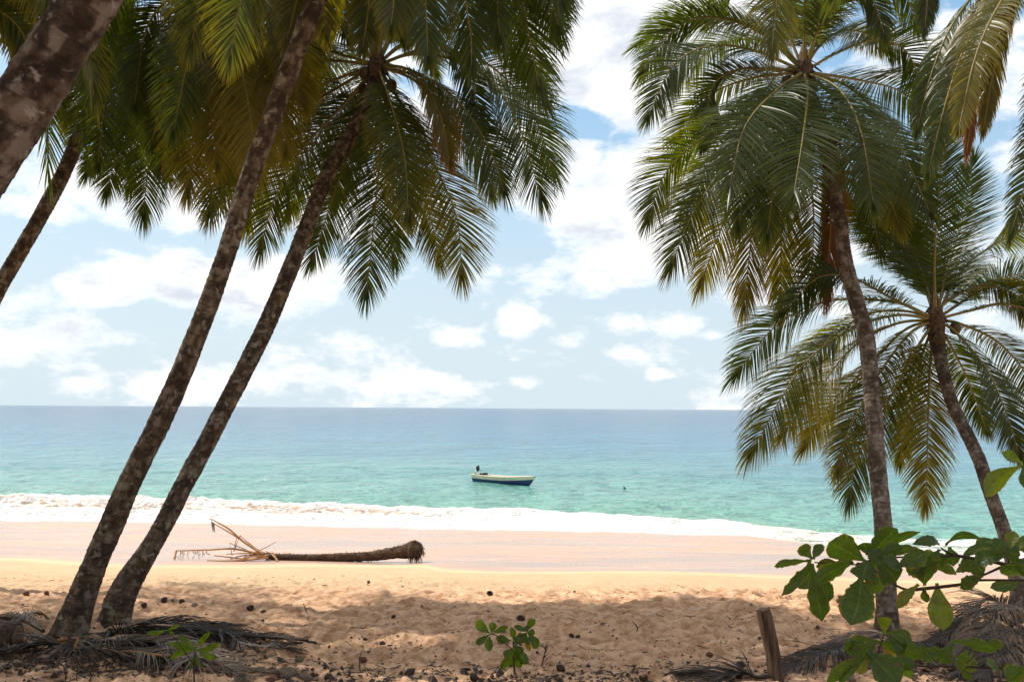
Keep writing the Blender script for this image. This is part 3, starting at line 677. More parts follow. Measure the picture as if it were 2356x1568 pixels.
    # --- H: a palm hidden behind, crown at the top between B and D
    palm('coconut_palm', 'dark crowded palm crown between the thin far trunk and the leaning pair',
         [(-740, 1420, 52, 16.5), (-370, 880, 40, 16.5), (0, 322, 36, 16.5), (102, 160, 33, 16.5), (210, 10, 32, 16.5), (350, -70, 30, 16.5)],
         (490, -90), 16.5,
         [(.4, [(520, 60), (510, 250), (484, 488)], dict(age=.3)), (-.6, [(560, 30), (630, 150), (655, 350)], dict(age=.42)), (.9, [(440, 50), (390, 200), (372, 390)], dict(age=.15)),
          (-.2, [(470, 100), (450, 260), (432, 440)], dict(age=.38)), (.5, [(580, -60), (680, 20), (720, 200)], dict(age=.3)), (-1.0, [(530, 80), (570, 230), (590, 400)], dict(age=.45)),
          (1.2, [(540, 60), (600, 200), (620, 350)], dict(age=.40)), (.3, [(420, -30), (340, 60), (310, 240)]), (-.7, [(500, 70), (480, 200), (500, 380)], dict(age=.42)),
          (.8, [(600, -100), (740, -40), (800, 90)]), (-.4, [(560, 0), (660, 80), (700, 240)], dict(age=.45)), (.6, [(450, 20), (400, 120), (350, 330)], dict(age=.2)),
          (1.5, [(500, 60), (540, 180), (530, 330)], dict(age=.35)), (-1.3, [(460, 40), (430, 150), (400, 300)], dict(age=.2)), (.2, [(530, -200), (600, -180), (680, -30), (700, 100)]),
          (-.9, [(560, -40), (640, 40), (670, 180)], dict(age=.35)), (.5, [(400, -80), (300, -40), (230, 90), (210, 220)])],
         (5, [(0, .9), (1.2, 1.1), (2.4, .8), (3.6, 1.0), (4.8, .9)]), M_BARK, .25, .10, 7, L=3.8, nn=4)
    # --- A: the thick near trunk crossing the top left corner
    palm('coconut_palm', 'thick close palm trunk with pale lichen crossing the top left corner',
         [(-760, 1560, 165, 7.6), (-420, 990, 138, 7.6), (0, 322, 134, 7.6), (102, 160, 132, 7.6), (204, 0, 130, 7.6), (370, -270, 124, 7.6), (560, -590, 112, 7.6), (760, -960, 96, 7.6)],
         (850, -1120), 7.6,
         [], (12, [(0, .7), (.6, .9), (1.2, 1.1), (1.9, .8), (2.6, .6), (3.3, .9), (4.0, 1.0), (4.6, .5), (5.2, .8), (5.8, .4), (2.2, .3), (3.0, .3)]), M_BARKN, .2, .16, 8, L=3.2, nn=4, rough=1.1)
    # --- K: a frond tip glows in the very corner
    palm('coconut_palm', 'palm outside the left edge with sunlit yellow green frond in the top left corner',
         [(-900, 1420, 60, 12.0), (-700, 900, 44, 12.0), (-500, 300, 40, 12.0), (-360, -60, 38, 12.0)],
         (-330, -160), 12.0,
         [(.4, [(-200, -80), (-80, -20), (40, 60), (80, 170)], dict(age=.30)), (-.5, [(-180, -200), (-20, -170), (90, -60), (150, 60)], dict(age=.3)),
          (.9, [(-180, -160), (-60, -120), (20, 0), (50, 130)], dict(age=.36))],
         (9, [(0, .7), (.9, 1.0), (1.7, .9), (2.5, .6), (3.4, .9), (4.1, .7), (4.9, .8), (5.6, .6), (.4, .2)]), M_BARK, .25, .1, 9, L=3.6, nn=4)
build_palms()

# shade trees that stand outside the frame, left of and behind the camera
def shade_palm(x, y, src, lab, rz):
    r = src.copy(); link(r); r.location = (x, y, gz(x, y)); r.rotation_euler.z = rz; r['label'] = lab
    for ch in list(src.children):
        c = ch.copy(); link(c, r)
        for g in ch.children: link(g.copy(), c)
    return r
def build_shade():
    e = empty('coconut_palm', (-12.6, 15.8, gz(-12.6, 15.8)))
    b = e.location; T = [(b.x - 1.2, b.y, b.z - .3, .2), (b.x - .9, b.y, b.z + 1, .17), (b.x - .4, b.y, b.z + 4, .15), (b.x + .3, b.y, b.z + 8.2, .14)]
    trunk_geo(T, .1, 21, .25).build('trunk', M_BARK, e, np.array(b)); c = Vector((b.x + .3, b.y, b.z + 8.3)); heart(e, c, 21); nuts(e, c, 5, 21)
    rg = random.Random(3)
    for k in range(17):
        add_frond(e, free_frond(c, k * 2.4, (1.2 - k * .10), 4.2 * rg.uniform(.9, 1.1), rg.uniform(1.4, 2.0)), seed=900 + k, age=.15, k=.2, lw=.045, nleaf=60)
    tag(e, 'palm standing outside the left edge level with the fallen trunk', 'palm tree')
    for x, y, rz, k, l in [(-14.0, 12.0, 1, 1.1, 'palm outside the left edge between the fallen trunk and the photographer'), (-9.0, 8.5, 2.4, 1.45, 'palm outside the frame just left of the thick near trunk'),
                    (-5.0, 5.5, 3.3, 1.4, 'palm standing above the photographer on the left, out of frame'), (-5.5, 0.5, 4.4, 1.4, 'palm standing behind the photographer on the left, out of frame'),
                    (-13.2, 18.2, .3, 1.4, 'tallest palm outside the left edge beyond the log end'), (-12.0, 11.0, 5.5, 1.45, 'palm farthest outside the left edge')]:
        shade_palm(x, y, e, l, rz).scale = (k, k, k)
    # unseen leafy trees added behind the camera to block sky light
    rg = np.random.default_rng(6)
    def tree(n):
        b = MB(); cs = []
        for k in range(26):
            a = rg.uniform(0, 6.28); r = rg.uniform(0, 3.2); cs.append((math.cos(a) * r, math.sin(a) * r, rg.uniform(2.5, 10.5)))
        c = np.array(cs)[rg.integers(0, 26, n)]; d = rg.normal(0, 1, (n, 3)); d /= np.linalg.norm(d, axis=1)[:, None]
        p = c + d * (1.5 * rg.random(n)[:, None] ** .4); u = rg.normal(0, 1, (n, 3)); u /= np.linalg.norm(u, axis=1)[:, None]; w = np.cross(u, d); w /= np.linalg.norm(w, axis=1)[:, None] + 1e-9
        V = np.stack([p - u * .22, p + w * .12, p + u * .22, p - w * .12], 1).reshape(-1, 3); b.add(V, np.arange(4 * n).reshape(-1, 4).tolist(), .15); return b
    t0 = MB(); t0.tube([(0, 0, -.4), (.2, 0, 2), (0, .3, 5), (.1, .2, 9)], [.35, .26, .2, .06], 10)
    for k in range(5): t0.tube([(.1, .1, 3 + k), (math.cos(k * 2.1) * 1.4, math.sin(k * 2.1) * 1.4, 4.5 + k), (math.cos(k * 2.1) * 2.6, math.sin(k * 2.1) * 2.6, 5.2 + k)], [.12, .07, .02], 6)
    src = None
    for x, y, l in [(-17, -14, 'unseen leafy tree added behind the camera on the left to block sky light'), (15, -15, 'unseen leafy tree added behind the camera on the right to block sky light')]:
        e = empty('sky_block_tree', (x, y, gz(x, y)), x)
        if src is None:
            tr = t0.build('trunk', M_BARKG, e); cr = tree(9000).build('crown', M_ALMOND, e); src = (tr, cr)
        else:
            for o in src: link(o.copy(), e)
        tag(e, l, 'tree')
build_shade()

# ------------------------------------------------------------------ things on the sand
def fallen_palm():
    A = gpx(958, 1282); B = gpx(630, 1288)
    e = empty('fallen_palm', (B.x, B.y, gz(B.x, B.y)))
    o = np.array(e.location)
    D = B.y
    def q(u, v, d=D): return px(u, v, d)
    path = [(950, 1263, 36), (925, 1268, 29), (895, 1273, 25), (860, 1278, 22), (800, 1281, 19), (740, 1282, 17), (680, 1282, 16), (640, 1281, 16), (612, 1278, 15)]
    T = []
    for u, v, w in path:
        p = q(u, v, D + .15); T.append((p.x, p.y, p.z, w * D / FV / 2))
    t = trunk_geo(T, .075, 33, 0, 18, 2.6); 
    rg = random.Random(8)
    for k in range(520):                                         # torn leaf bases along the trunk
        i = rg.randrange(len(T) - 1); f = rg.random(); a = np.array(T[i]) * (1 - f) + np.array(T[i + 1]) * f
        th = rg.uniform(0, 6.28); n = np.array([0, math.cos(th), math.sin(th)]); c = a[:3] + n * a[3] * .92
        e2 = c + n * rg.uniform(.02, .075) + np.array([-rg.uniform(.0, .07), 0, 0]); w = np.array([0, -n[2], n[1]]) * .02
        t.add([c - w, c + w, e2 + w * .4, e2 - w * .4], [[0, 1, 2, 3]], .7)
    t.build('trunk', M_FIBRE, e, o)
    rc = q(952, 1264, D + .1); m = MB(); V, F = ball(rc, (.235, .22, .215), 20, 14, 3.3, .2); m.add(V, F)
    for k in range(700):                                         # hairy roots
        th = rg.uniform(0, 6.28); ph = rg.uniform(-1.3, 1.45)
        n = np.array([math.cos(ph) * math.cos(th), math.cos(ph) * math.sin(th), math.sin(ph)])
        if n[0] < -.6: continue
        s = np.array(rc) + n * .17; l = rg.uniform(.05, .19)
        pts = [s, s + n * l * .5 + np.array([.01, 0, .0]), s + n * l * .8 - np.array([-.02, 0, l * .5])]
        m.tube(pts, [.008, .006, .002], 3, cap=False)
    m.build('root_ball', M_FIBRE, e, o)
    def stalk(P, r, n='frond_stalk', dy=0.0):
        b = MB(); pts = [tuple(q(u, v, D + dz + dy)) for u, v, dz in P]; N = max(6, len(pts) * 6)
        pts = spline(pts, N) if len(P) < 3 or n == 'frond_stalk' else np.array(pts)
        b.tube(pts, np.linspace(r * 1.5, r * .7, len(pts)), 6, flat=.6); return b.build(n, M_RIBDRY, e, o)
    hub = (615, 1278)
    for P, r in [([(612, 1277, 0), (540, 1262, .1), (480, 1267 - 3, .1), (405, 1267 - 1, .1)], .035), ([(608, 1276, 0), (560, 1245, .2), (525, 1215, .3), (483, 1192, .4)], .034),
                 ([(602, 1274, .1), (550, 1238, .3), (490, 1202, .5)], .026), ([(610, 1272, .2), (590, 1262, .3), (570, 1250, .3), (545, 1232, .4)], .022),
                 ([(560, 1282, -.2), (585, 1270, -.2), (615, 1257, -.1), (634, 1246, 0)], .02), ([(612, 1280, -.2), (570, 1285, -.3), (520, 1280, -.4), (492, 1277, -.4)], .03),
                 ([(618, 1282, -.3), (570, 1287, -.5), (515, 1289, -.6), (476, 1288, -.6)], .026), ([(625, 1272, -.1), (632, 1280, -.3), (640, 1291, -.5)], .034),
                 ([(610, 1277, .1), (560, 1277, .1), (530, 1285, 0)], .03), ([(605, 1279, -.3), (575, 1280, -.4), (540, 1291, -.6)], .028), ([(600, 1275, .2), (570, 1272, .3), (520, 1274, .2)], .024),
                 ([(620, 1276, 0), (600, 1281, -.2), (560, 1289, -.5), (535, 1291, -.6)], .03)]:
        stalk(P, r)
    for P, r in [([(596, 1268, .2), (552, 1231, .3), (538, 1268, .1)], .016), ([(580, 1270, .2), (528, 1248, .2), (534, 1276, 0)], .014), ([(556, 1234, .3), (545, 1233, .3), (539, 1262, .2)], .012),
                 ([(405, 1267, .1), (402, 1282, 0), (397, 1294, -.2), (390, 1299, -.3)], .022)]:
        b = MB(); pts = np.array([tuple(q(u, v, D + dz)) for u, v, dz in P]); b.tube(pts, r * 1.5, 5, flat=.6); b.build('broken_stalk', M_RIBDRY, e, o)
    b = MB()
    for k in range(26):                                          # limp threads under the long stalk
        u = rg.uniform(402, 480); v = 1267; s = np.array(q(u, v, D + .1)); l = rg.uniform(.05, .34) * (1.3 - (u - 400) / 90)
        b.tube([s, s + np.array([rg.uniform(-.04, .04), 0, -l * .6]), s + np.array([rg.uniform(-.1, .1), 0, -l])], .006, 3, cap=False)
    for k in range(8):
        s = np.array(q(486 + k, 1197 + k * .8, D + .4)); b.tube([s, s + np.array([.02, 0, -rg.uniform(.1, .3)])], .006, 3, cap=False)
    b.build('dry_leaflets', M_DEAD, e, o)
    tag(e, 'uprooted palm trunk lying on the wet sand with bare splayed stalks and hairy root ball', 'fallen palm')
fallen_palm()

def painted(name, c, rough=.45, dirt=.25):
    m, t, P = mat(name); co = t.objco(); n = t.noise(3, 6, .7, co)
    P(Base_Color=t.mix(t.m('MULTIPLY', t.ss(n, .5, .7), dirt), c, tuple(x * .45 for x in c)), Roughness=rough); return m
def boat():
    S = px(1085, 1104, 96.5); S.z = SEA; B = px(1236, 1117, 90.2); B.z = SEA
    d = (B - S); L = 7.9; e = empty('fishing_boat', ((S + B) / 2), math.atan2(d.y, d.x)); e.location.z = SEA + .02
    cream = painted('cream_paint', (.62, .56, .40)); blue = painted('blue_paint', (.012, .035, .12)); grey = painted('grey_inside_paint', (.42, .40, .34)); blk = painted('black_cowl', (.012, .012, .014), .3, .1)
    N = 28
    s = np.linspace(0, 1, N); X = -L / 2 + s * L
    beam = .80 * np.sin(np.clip(.42 + s * .72, 0, 1.0) * math.pi * .5 + 0) * (1 - np.clip((s - .55) / .45, 0, 1) ** 2.3) + .0; beam = np.maximum(beam, .02)
    sheer = -.08 + .62 + .16 * (1 - s) ** 2 * .8 + .34 * s ** 2.4
    keel = -.22 + .45 * np.clip((s - .86) / .14, 0, 1) ** 2
    def sec(k, z):                                              # half breadth of section k at height z
        f = np.clip((z - keel[k]) / (sheer[k] - keel[k]), 0, 1); return beam[k] * (f ** .45)
    rake = lambda k, z: .55 * np.clip((s[k] - .8) / .2, 0, 1) ** 1.5 * (np.clip((z - keel[k]) / (sheer[k] - keel[k]), 0, 1) - .5)
    def skin(lo, hi, name, m, n=6, off=0.0, th=.0):
        b = MB()
        for sg in (-1, 1):
            V = []
            for k in range(N):
                for j in range(n):
                    z = lo(k) + (hi(k) - lo(k)) * j / (n - 1); V.append((X[k] + rake(k, z), sg * max(.012, sec(k, z) + off), z))
            F = grid_faces(N, n).tolist(); b.add(V, F if sg < 0 else [f[::-1] for f in F])
        V = []                                                  # transom
        for j in range(n):
            z = lo(0) + (hi(0) - lo(0)) * j / (n - 1); V += [(X[0], -sec(0, z) - off, z), (X[0], sec(0, z) + off, z)]
        b.add(V, grid_faces(n, 2).tolist()); return b.build(name, m, e)
    band = lambda k: sheer[k] - .30 - .05 * (1 - s[k])
    skin(lambda k: keel[k], band, 'hull', blue); skin(band, lambda k: sheer[k], 'topside', cream, 5, .018)
    skin(lambda k: keel[k] + .2, lambda k: sheer[k] - .01, 'inner_hull', grey, 5, -.05)
    b = MB()
    for sg in (-1, 1): b.tube([(X[k] + rake(k, sheer[k]), sg * (beam[k] + .015), sheer[k]) for k in range(N)], .035, 6)
    b.tube([(X[0], -beam[0], sheer[0]), (X[0], beam[0], sheer[0])], .035, 6); b.build('gunwale', cream, e)
    b = MB(); b.add([(X[k] , sg * sec(k, .12) * .97, .12) for k in range(N) for sg in (-1, 1)], grid_faces(N, 2).tolist()); b.build('floor_boards', grey, e)
    def box(b, c, h, rz=0):
        V = [(c[0] + h[0] * x, c[1] + h[1] * y, c[2] + h[2] * z) for x in (-1, 1) for y in (-1, 1) for z in (-1, 1)]
        b.add(V, [[0, 1, 3, 2], [4, 6, 7, 5], [0, 4, 5, 1], [2, 3, 7, 6], [0, 2, 6, 4], [1, 5, 7, 3]])
    for k in (7, 13, 19):
        b = MB(); box(b, (X[k], 0, sheer[k] - .2), (.13, beam[k] - .04, .022)); b.build('thwart', grey, e, smooth=False)
    b = MB(); k = N - 4; b.add([(X[i] + rake(i, sheer[i]), sg * beam[i], sheer[i] + .012) for i in range(N - 5, N) for sg in (-1, 1)], grid_faces(5, 2).tolist()); b.build('fore_deck', cream, e)
    # tilted outboard motor
    b = MB(); pts = [(X[0] + .50, 0, 1.0), (X[0] + .42, 0, 1.12), (X[0] + .42, 0, 1.32), (X[0] + .50, 0, 1.46), (X[0] + .52, 0, 1.5)]
    b.tube(pts, [.12, .17, .18, .13, .03], 12); mo = b.build('outboard_motor', blk, e)
    b = MB(); b.tube([(X[0] + .42, 0, 1.0), (X[0] + .1, 0, .82), (X[0] - .35, 0, .62), (X[0] - .5, 0, .5)], [.07, .06, .045, .04], 8); b.tube([(X[0] - .42, 0, .55), (X[0] - .62, 0, .72)], .05, 6); b.build('motor_leg', grey, mo)
    b = MB()
    for a in (0, 2.09, 4.19):
        c = Vector((X[0] - .64, 0, .70)); u = Vector((0.1, math.cos(a), math.sin(a))) * .14; w = Vector((.03, -math.sin(a), math.cos(a))) * .045
        b.add([c, c + u * .6 + w, c + u, c + u * .6 - w], [[0, 1, 2, 3]])
    b.build('propeller', grey, mo)
    b = MB(); b.tube([(X[0] + .55, 0, 1.12), (X[0] + .95, .08, 1.0)], .022, 6); b.build('tiller', blk, mo)
    b = MB(); box(b, (X[0] + 1.15, .1, .74), (.30, .26, .10)); b.build('fuel_tank', blk, e)
    b = MB(); box(b, (X[0] + 3.1, -.15, sheer[10] - .1), (.28, .12, .05)); b.build('net_bundle', blk, e)
    # registration marks on the bow: small dark strokes as they read in the photograph
    b = MB()
    for i, x in enumerate((.42, .52, .72, .80, .88, .96)):
        k = (x + L / 2) / L * (N - 1); kk = int(k); y = -(sec(kk, sheer[kk] - .15) + .027)
        y2 = -(sec(kk + 1, sheer[kk + 1] - .15) + .027)
        for zz, hh, ww in (((.05, .10, .035),) if i in (0, 2, 4) else ((.08, .03, .06), (.02, .03, .06))):
            z = sheer[kk] - .22 + zz; b.add([(x, y, z), (x + ww, y, z), (x + ww, y, z + hh), (x, y, z + hh)], [[0, 1, 2, 3]])
    b.build('registration_marks', blk, e)
    b = MB(); bx = X[-1] + rake(N - 1, sheer[-1]); b.tube([(bx + .02, 0, sheer[-1] - .08), (bx + .12, -.1, .45), (bx + .16, -.15, -.1)], .012, 5); b.build('mooring_rope', painted('rope_white', (.55, .52, .45)), e)
    tag(e, 'small open fishing boat with cream topside, navy hull and tilted black outboard', 'boat')
    f = px(1437, 1121, 88); m = MB(); V, F = ball((0, 0, .04), (.12, .09, .07), 12, 8, 2, .1); m.add(V, F); m.tube([(0, 0, .1), (-.1, 0, .2), (-.16, 0, .2)], [.05, .03, .02], 6)
    o = m.build('mooring_float', blk, None); o.location = (f.x, f.y, SEA + .03); tag(o, 'small dark float on the water to the right of the boat', 'float')
boat()

def stump():
    b0 = gpx(1785, 1556); d = b0.y
    e = empty('wooden_post', b0); wood = simple('weathered_wood', (.13, .085, .055), (.022, .015, .011), 14, .9, 1.0, .05, streak=(1, 1, .14)); pale = simple('pale_broken_wood', (.20, .13, .08), (.11, .07, .045), 8, .85, streak=(1, 1, .3))
    def col(P, name, m, sd, n=18, flat=1.0):
        b = MB(); pts = spline([tuple(px(u, v, d)) + (w * d / FV / 2,) for u, v, w in P], 40)
        T, A, B = frames(pts[:, :3]); th = np.arange(n) * 2 * math.pi / n; s = np.linspace(0, 1, 40)[:, None]
        r = pts[:, 3:4] * (1 + .12 * pn(np.cos(th)[None] * 2.2 + sd, np.sin(th)[None] * 2.2 + s * 2.5) + .05 * pn(th[None] * 3.1, s * 14))
        V = pts[:, None, :3] + r[..., None] * (np.cos(th)[None, :, None] * A[:, None] + flat * np.sin(th)[None, :, None] * B[:, None])
        V[-1] += np.array([0, 0, 1]) * (.03 * pn(th * 1.3 + sd, th * 0))[:, None]
        c = V[-1].mean(0) - np.array([0, 0, .02]); K = 40 * n
        b.add(np.vstack([V.reshape(-1, 3), c[None]]), grid_faces(40, n, True).tolist() + [[39 * n + i, 39 * n + (i + 1) % n, K] for i in range(n)]); return b.build(name, m, e, np.array(e.location))
    col([(1788, 1585, 40), (1783, 1540, 36), (1776, 1490, 33), (1766, 1430, 27), (1759, 1399, 24)], 'post', wood, 1)
    col([(1768, 1500, 16), (1757, 1455, 15), (1749, 1420, 13), (1744, 1399, 11)], 'split_piece', pale, 5, 12)
    tag(e, 'leaning weathered wooden post with a split broken top', 'post')
    e = empty('rotten_log', gpx(18, 1478)); b = MB(); c = e.location
    t = trunk_geo([(c.x - .9, c.y + .1, c.z + .1, .17), (c.x - .3, c.y, c.z + .12, .175), (c.x + .15, c.y - .05, c.z + .10, .165)], .12, 14, 0, 20, 1.6); t.build('log_body', wood, e, np.array(c))
    m = MB(); V, F = ball((c.x + .15, c.y - .05, c.z + .1), (.05, .15, .145), 16, 9, 4, .12); m.add(V, F); m.build('cut_end', pale, e, np.array(c))
    tag(e, 'dark rotten log end at the left edge beside the leaning palm base', 'log')
stump()

# ------------------------------------------------------------------ broad leaved plants
def leaf_shape(base, tip, width, face, rg, bend=.15, fold=.18, ragged=0.0, age=.1, holes=0):
    """obovate leaf from base to tip; face = direction its upper side looks to"""
    base = np.array(base); tip = np.array(tip); ax = tip - base; L = np.linalg.norm(ax); ax /= L
    W = np.cross(ax, face); W /= np.linalg.norm(W) + 1e-9; Nn = np.cross(W, ax)
    n, mcols = 22, 11; V = []; A = []
    cu = rg.uniform(-.06, .06)
    e1 = rg.uniform(0, 9)
    for i in range(n):
        t = i / (n - 1); w = width * .5 * (math.sin(math.pi * min(1, t ** 1.55)) ** .75 if t > 0 else 0) * (1.02 if t < .95 else .8)
        w = max(w, .006 * (1 if t < .12 else .3))
        c = base + ax * L * t + Nn * (bend * L * (math.sin(math.pi * t * .9)) - bend * L * .4 * t) + W * cu * L * math.sin(math.pi * t)
        for j in range(mcols):
            x = (j / (mcols - 1)) * 2 - 1
            ww = w * (1 + ((ragged * .45 * float(pn(t * 7 + e1, x * .8 + e1 * 2)) + ragged * .3 * float(pn(t * 19 + e1, x + e1))) if abs(x) > .9 else 0) - (ragged * .35 * max(0, float(pn(t * 6 + e1 * 3, x)))) * (abs(x) > .6))
            EX.append((x, t)); V.append(c + W * x * ww + Nn * (abs(x) ** 1.4 * fold * w * 1.6 + .05 * w * math.sin(t * 34) * (abs(x) > .2) + .03 * w * math.sin(6 * x + t * 9)))
            A.append(min(1, max(0, age + .1 * rg.random() + (.35 if (ragged and abs(x) > .9 and rg.random() < ragged) else 0) - .05 * (abs(x) < .1))))
    F = grid_faces(n, mcols).tolist(); gone = set()
    for k in range(holes): gone.add(rg.randrange(3 * (mcols - 1), (n - 2) * (mcols - 1)))
    return V, [f for i, f in enumerate(F) if i not in gone], A
EX = []
def leafset(spec, d, rg, mb, default_age=.12):
    for s in spec:
        (bu, bv, tu, tv, w), o = s[:5], (s[5] if len(s) > 5 else {})
        dz = o.get('dz', rg.uniform(-.12, .12)) * (d / 3.5) ** .5; dt = o.get('dt', rg.uniform(-.5, .5)) * math.hypot(tu - bu, tv - bv) / FV * d
        b = px(bu, bv, d + dz); t = px(tu, tv, d + dz + dt)
        face = (CAM - b).normalized() * -1 if rg.random() < .5 else (CAM - b).normalized()
        face = np.array(face) + np.array([rg.uniform(-.35, .35), 0, rg.uniform(.1, .6)])
        V, F, A = leaf_shape(b, t, w * d / FV, face, rg, o.get('bend', rg.uniform(-.2, .3)), rg.uniform(.08, .25), o.get('rag', .55), o.get('age', default_age * rg.uniform(.3, 1.6)), 0)
        mb.add(V, F, A)
M_TWIG = simple('branch_bark', (.055, .035, .022), (.02, .014, .01), 14, .85)
def branch(name, stems, leaves, d, label, cat, seed, base=None, age=.12):
    rg = random.Random(seed); o0 = base or px(stems[0][0][0], stems[0][0][1], d)
    e = empty(name, o0); b = MB()
    for S in stems:
        pts = [tuple(px(s[0], s[1], d + (s[3] if len(s) > 3 else 0))) + (s[2] * d / FV / 2,) for s in S]
        if base and S is stems[0]: pts = [(base.x, base.y, base.z - .05, pts[0][3] * 1.3)] + pts
        P = spline(pts, 10 * len(pts)); b.tube(P[:, :3], P[:, 3], 8)
    b.build('branches', M_TWIG, e, np.array(o0)); m = MB(); EX.clear(); leafset(leaves, d, rg, m, age); m.extra['lx'] = [q[0] for q in EX]; m.extra['lt'] = [q[1] for q in EX]
    m.build('leaves', M_VEIN, e, np.array(o0)); return tag(e, label, cat)
def V8(L):      # leaf list given in an enlarged crop's own pixels
    return [(1602 + .32 * a, 1097 + .32 * b, 1602 + .32 * c, 1097 + .32 * e, w) + tuple(r) for a, b, c, e, w, *r in L]
def S8(L): return [[(1602 + .32 * a, 1097 + .32 * b, w, *r) for a, b, w, *r in S] for S in L]
def plants():
    D = 3.5
    up = V8([(830, 600, 560, 640, 20, dict(rag=.9)), (835, 590, 740, 500, 34), (840, 590, 908, 482, 24), (820, 605, 615, 850, 24, dict(rag=.9)), (830, 620, 740, 800, 46), (835, 620, 905, 1038, 46, dict(rag=.8, bend=.05)),
             (1130, 610, 850, 760, 44, dict(rag=.8)), (1080, 640, 860, 640, 30), (920, 700, 948, 900, 36, dict(rag=.9, age=.02)), (1225, 610, 950, 470, 66, dict(rag=.25, bend=.1)), (1240, 590, 1444, 368, 50),
             (1330, 520, 1605, 392, 22, dict(rag=.2)), (1330, 530, 1560, 500, 24), (1230, 560, 1200, 470, 34), (1180, 700, 1110, 1062, 82, dict(rag=.85, bend=.05, holes=3)), (1440, 720, 1190, 820, 44),
             (1230, 600, 1190, 740, 56), (1440, 640, 1660, 540, 46), (1290, 590, 1440, 750, 60), (1380, 620, 1230, 480, 50), (1640, 780, 1600, 545, 62, dict(rag=.3)), (1600, 770, 1440, 945, 26, dict(age=.34)),
             (1640, 790, 1660, 900, 20), (1730, 760, 1778, 1102, 53, dict(rag=.15, bend=.04, age=.30, holes=0)), (1760, 500, 1560, 478, 28, dict(bend=.3)), (1790, 490, 2040, 434, 20, dict(bend=.35, rag=.2)),
             (1820, 500, 1850, 640, 34), (1750, 520, 1690, 640, 26), (1850, 560, 1700, 640, 36), (2240, 500, 1910, 565, 24, dict(bend=.3, rag=.3)), (2250, 560, 1990, 610, 44), (2150, 450, 2020, 530, 34), (2260, 520, 2285, 388, 30, dict(age=.24)),
             (2250, 550, 2420, 425, 24), (2270, 600, 2440, 660, 46), (2060, 710, 1900, 800, 38), (2060, 700, 1860, 680, 30), (2360, 740, 2112, 795, 32), (2350, 700, 2190, 640, 38), (1950, 610, 2060, 720, 34),
             (1480, 600, 1640, 700, 50), (1540, 600, 1720, 560, 40), (1320, 560, 1480, 500, 34), (1010, 620, 1140, 560, 26), (2120, 560, 2210, 450, 36), (1650, 640, 1800, 560, 34), (2230, 540, 2330, 560, 40), (1890, 640, 1990, 580, 26),
             (1260, 620, 1330, 520, 40), (1700, 640, 1870, 700, 24), (1480, 640, 1350, 600, 44), (1150, 620, 1280, 700, 44), (2380, 560, 2300, 480, 30)])
    st = S8([[(2700, 700, 13, .1), (2356, 635, 10), (2230, 628, 9), (2100, 600, 8), (1860, 560, 7), (1760, 512, 4)], [(1860, 562, 6), (1700, 575, 4), (1450, 575, 4), (1250, 598, 4), (1130, 628, 3), (850, 612, 3)],
             [(2600, 760, 9, .2), (2356, 742, 5), (2000, 742, 6), (1900, 770, 7), (1640, 800, 8), (1500, 805, 6), (1350, 722, 4), (1250, 640, 4)], [(2230, 628, 7), (2060, 705, 5), (1900, 770, 5)], [(2240, 630, 5), (2260, 520, 4), (2275, 440, 3)]])
    branch('almond_branch', st, up, D, 'big leafy sea almond branch reaching in from the right edge across the palm trunk', 'branch', 41)
    lo = V8([(1350, 1130, 1365, 1003, 30, dict(age=.26, rag=.2)), (1300, 1180, 1058, 1240, 36), (1230, 1270, 938, 1480, 28, dict(rag=.2)), (1235, 1280, 1020, 1490, 20), (1220, 1260, 1452, 1500, 76, dict(rag=.5, bend=.05, age=.0)),
             (1290, 1180, 1660, 1290, 42), (1370, 1120, 1552, 1185, 32, dict(rag=.2)), (1240, 1290, 1150, 1400, 30, dict(age=.36)), (1480, 1335, 1545, 1445, 26), (1840, 1180, 2160, 1250, 28), (1850, 1190, 1750, 1330, 36),
             (1950, 1240, 1885, 1390, 24), (1990, 1260, 1935, 1395, 36), (1905, 1360, 1965, 1465, 18), (1660, 1240, 1740, 1270, 24), (1200, 1180, 1080, 1260, 40), (1290, 1200, 1200, 1300, 44), (2060, 1210, 2210, 1215, 26),
             (1380, 1150, 1500, 1250, 50), (1450, 1280, 1560, 1380, 34), (2250, 1400, 2330, 1480, 40), (1340, 1240, 1450, 1300, 30, dict(age=.42)), (2200, 1380, 2080, 1330, 30), (1620, 1210, 1700, 1330, 36), (2380, 1360, 2230, 1460, 46)])
    st = S8([[(2700, 1400, 9), (2356, 1375, 6), (1900, 1362, 5), (1500, 1350, 4), (1300, 1290, 4), (1230, 1275, 3)], [(1300, 1288, 4), (1330, 1190, 3), (1350, 1130, 2)], [(1900, 1362, 4), (1840, 1290, 3), (1850, 1190, 3)], [(1900, 1362, 4), (1980, 1300, 3), (2000, 1240, 2)], [(1500, 1350, 3), (1440, 1250, 3), (1370, 1140, 2)]])
    branch('almond_branch', st, lo, D + .15, 'lower leafy branch at the bottom right corner in front of the palm base', 'branch', 42)
    st = [[(2450, 1090, 7), (2380, 1076, 5), (2352, 1070, 3)]]
    branch('almond_branch', st, [(2354, 1070, 2267, 1142, 44, dict(age=.26, rag=.2)), (2352, 1066, 2304, 1040, 24, dict(age=.2, rag=.2)), (2354, 1072, 2362, 1125, 26, dict(rag=.2)), (2360, 1068, 2400, 1020, 30)], D,
           'single leaf tuft poking in at the right edge beside the far palm trunk', 'branch', 43)
    def V9(L): return [(1065 + .1106 * a, 1394.7 + .1106 * b, 1065 + .1106 * c, 1394.7 + .1106 * e, w) + tuple(r) for a, b, c, e, w, *r in L]
    y = dict(rag=.1, holes=0); g = dict(rag=.1, holes=0, age=.2)
    b0 = gpx(1184, 1548)
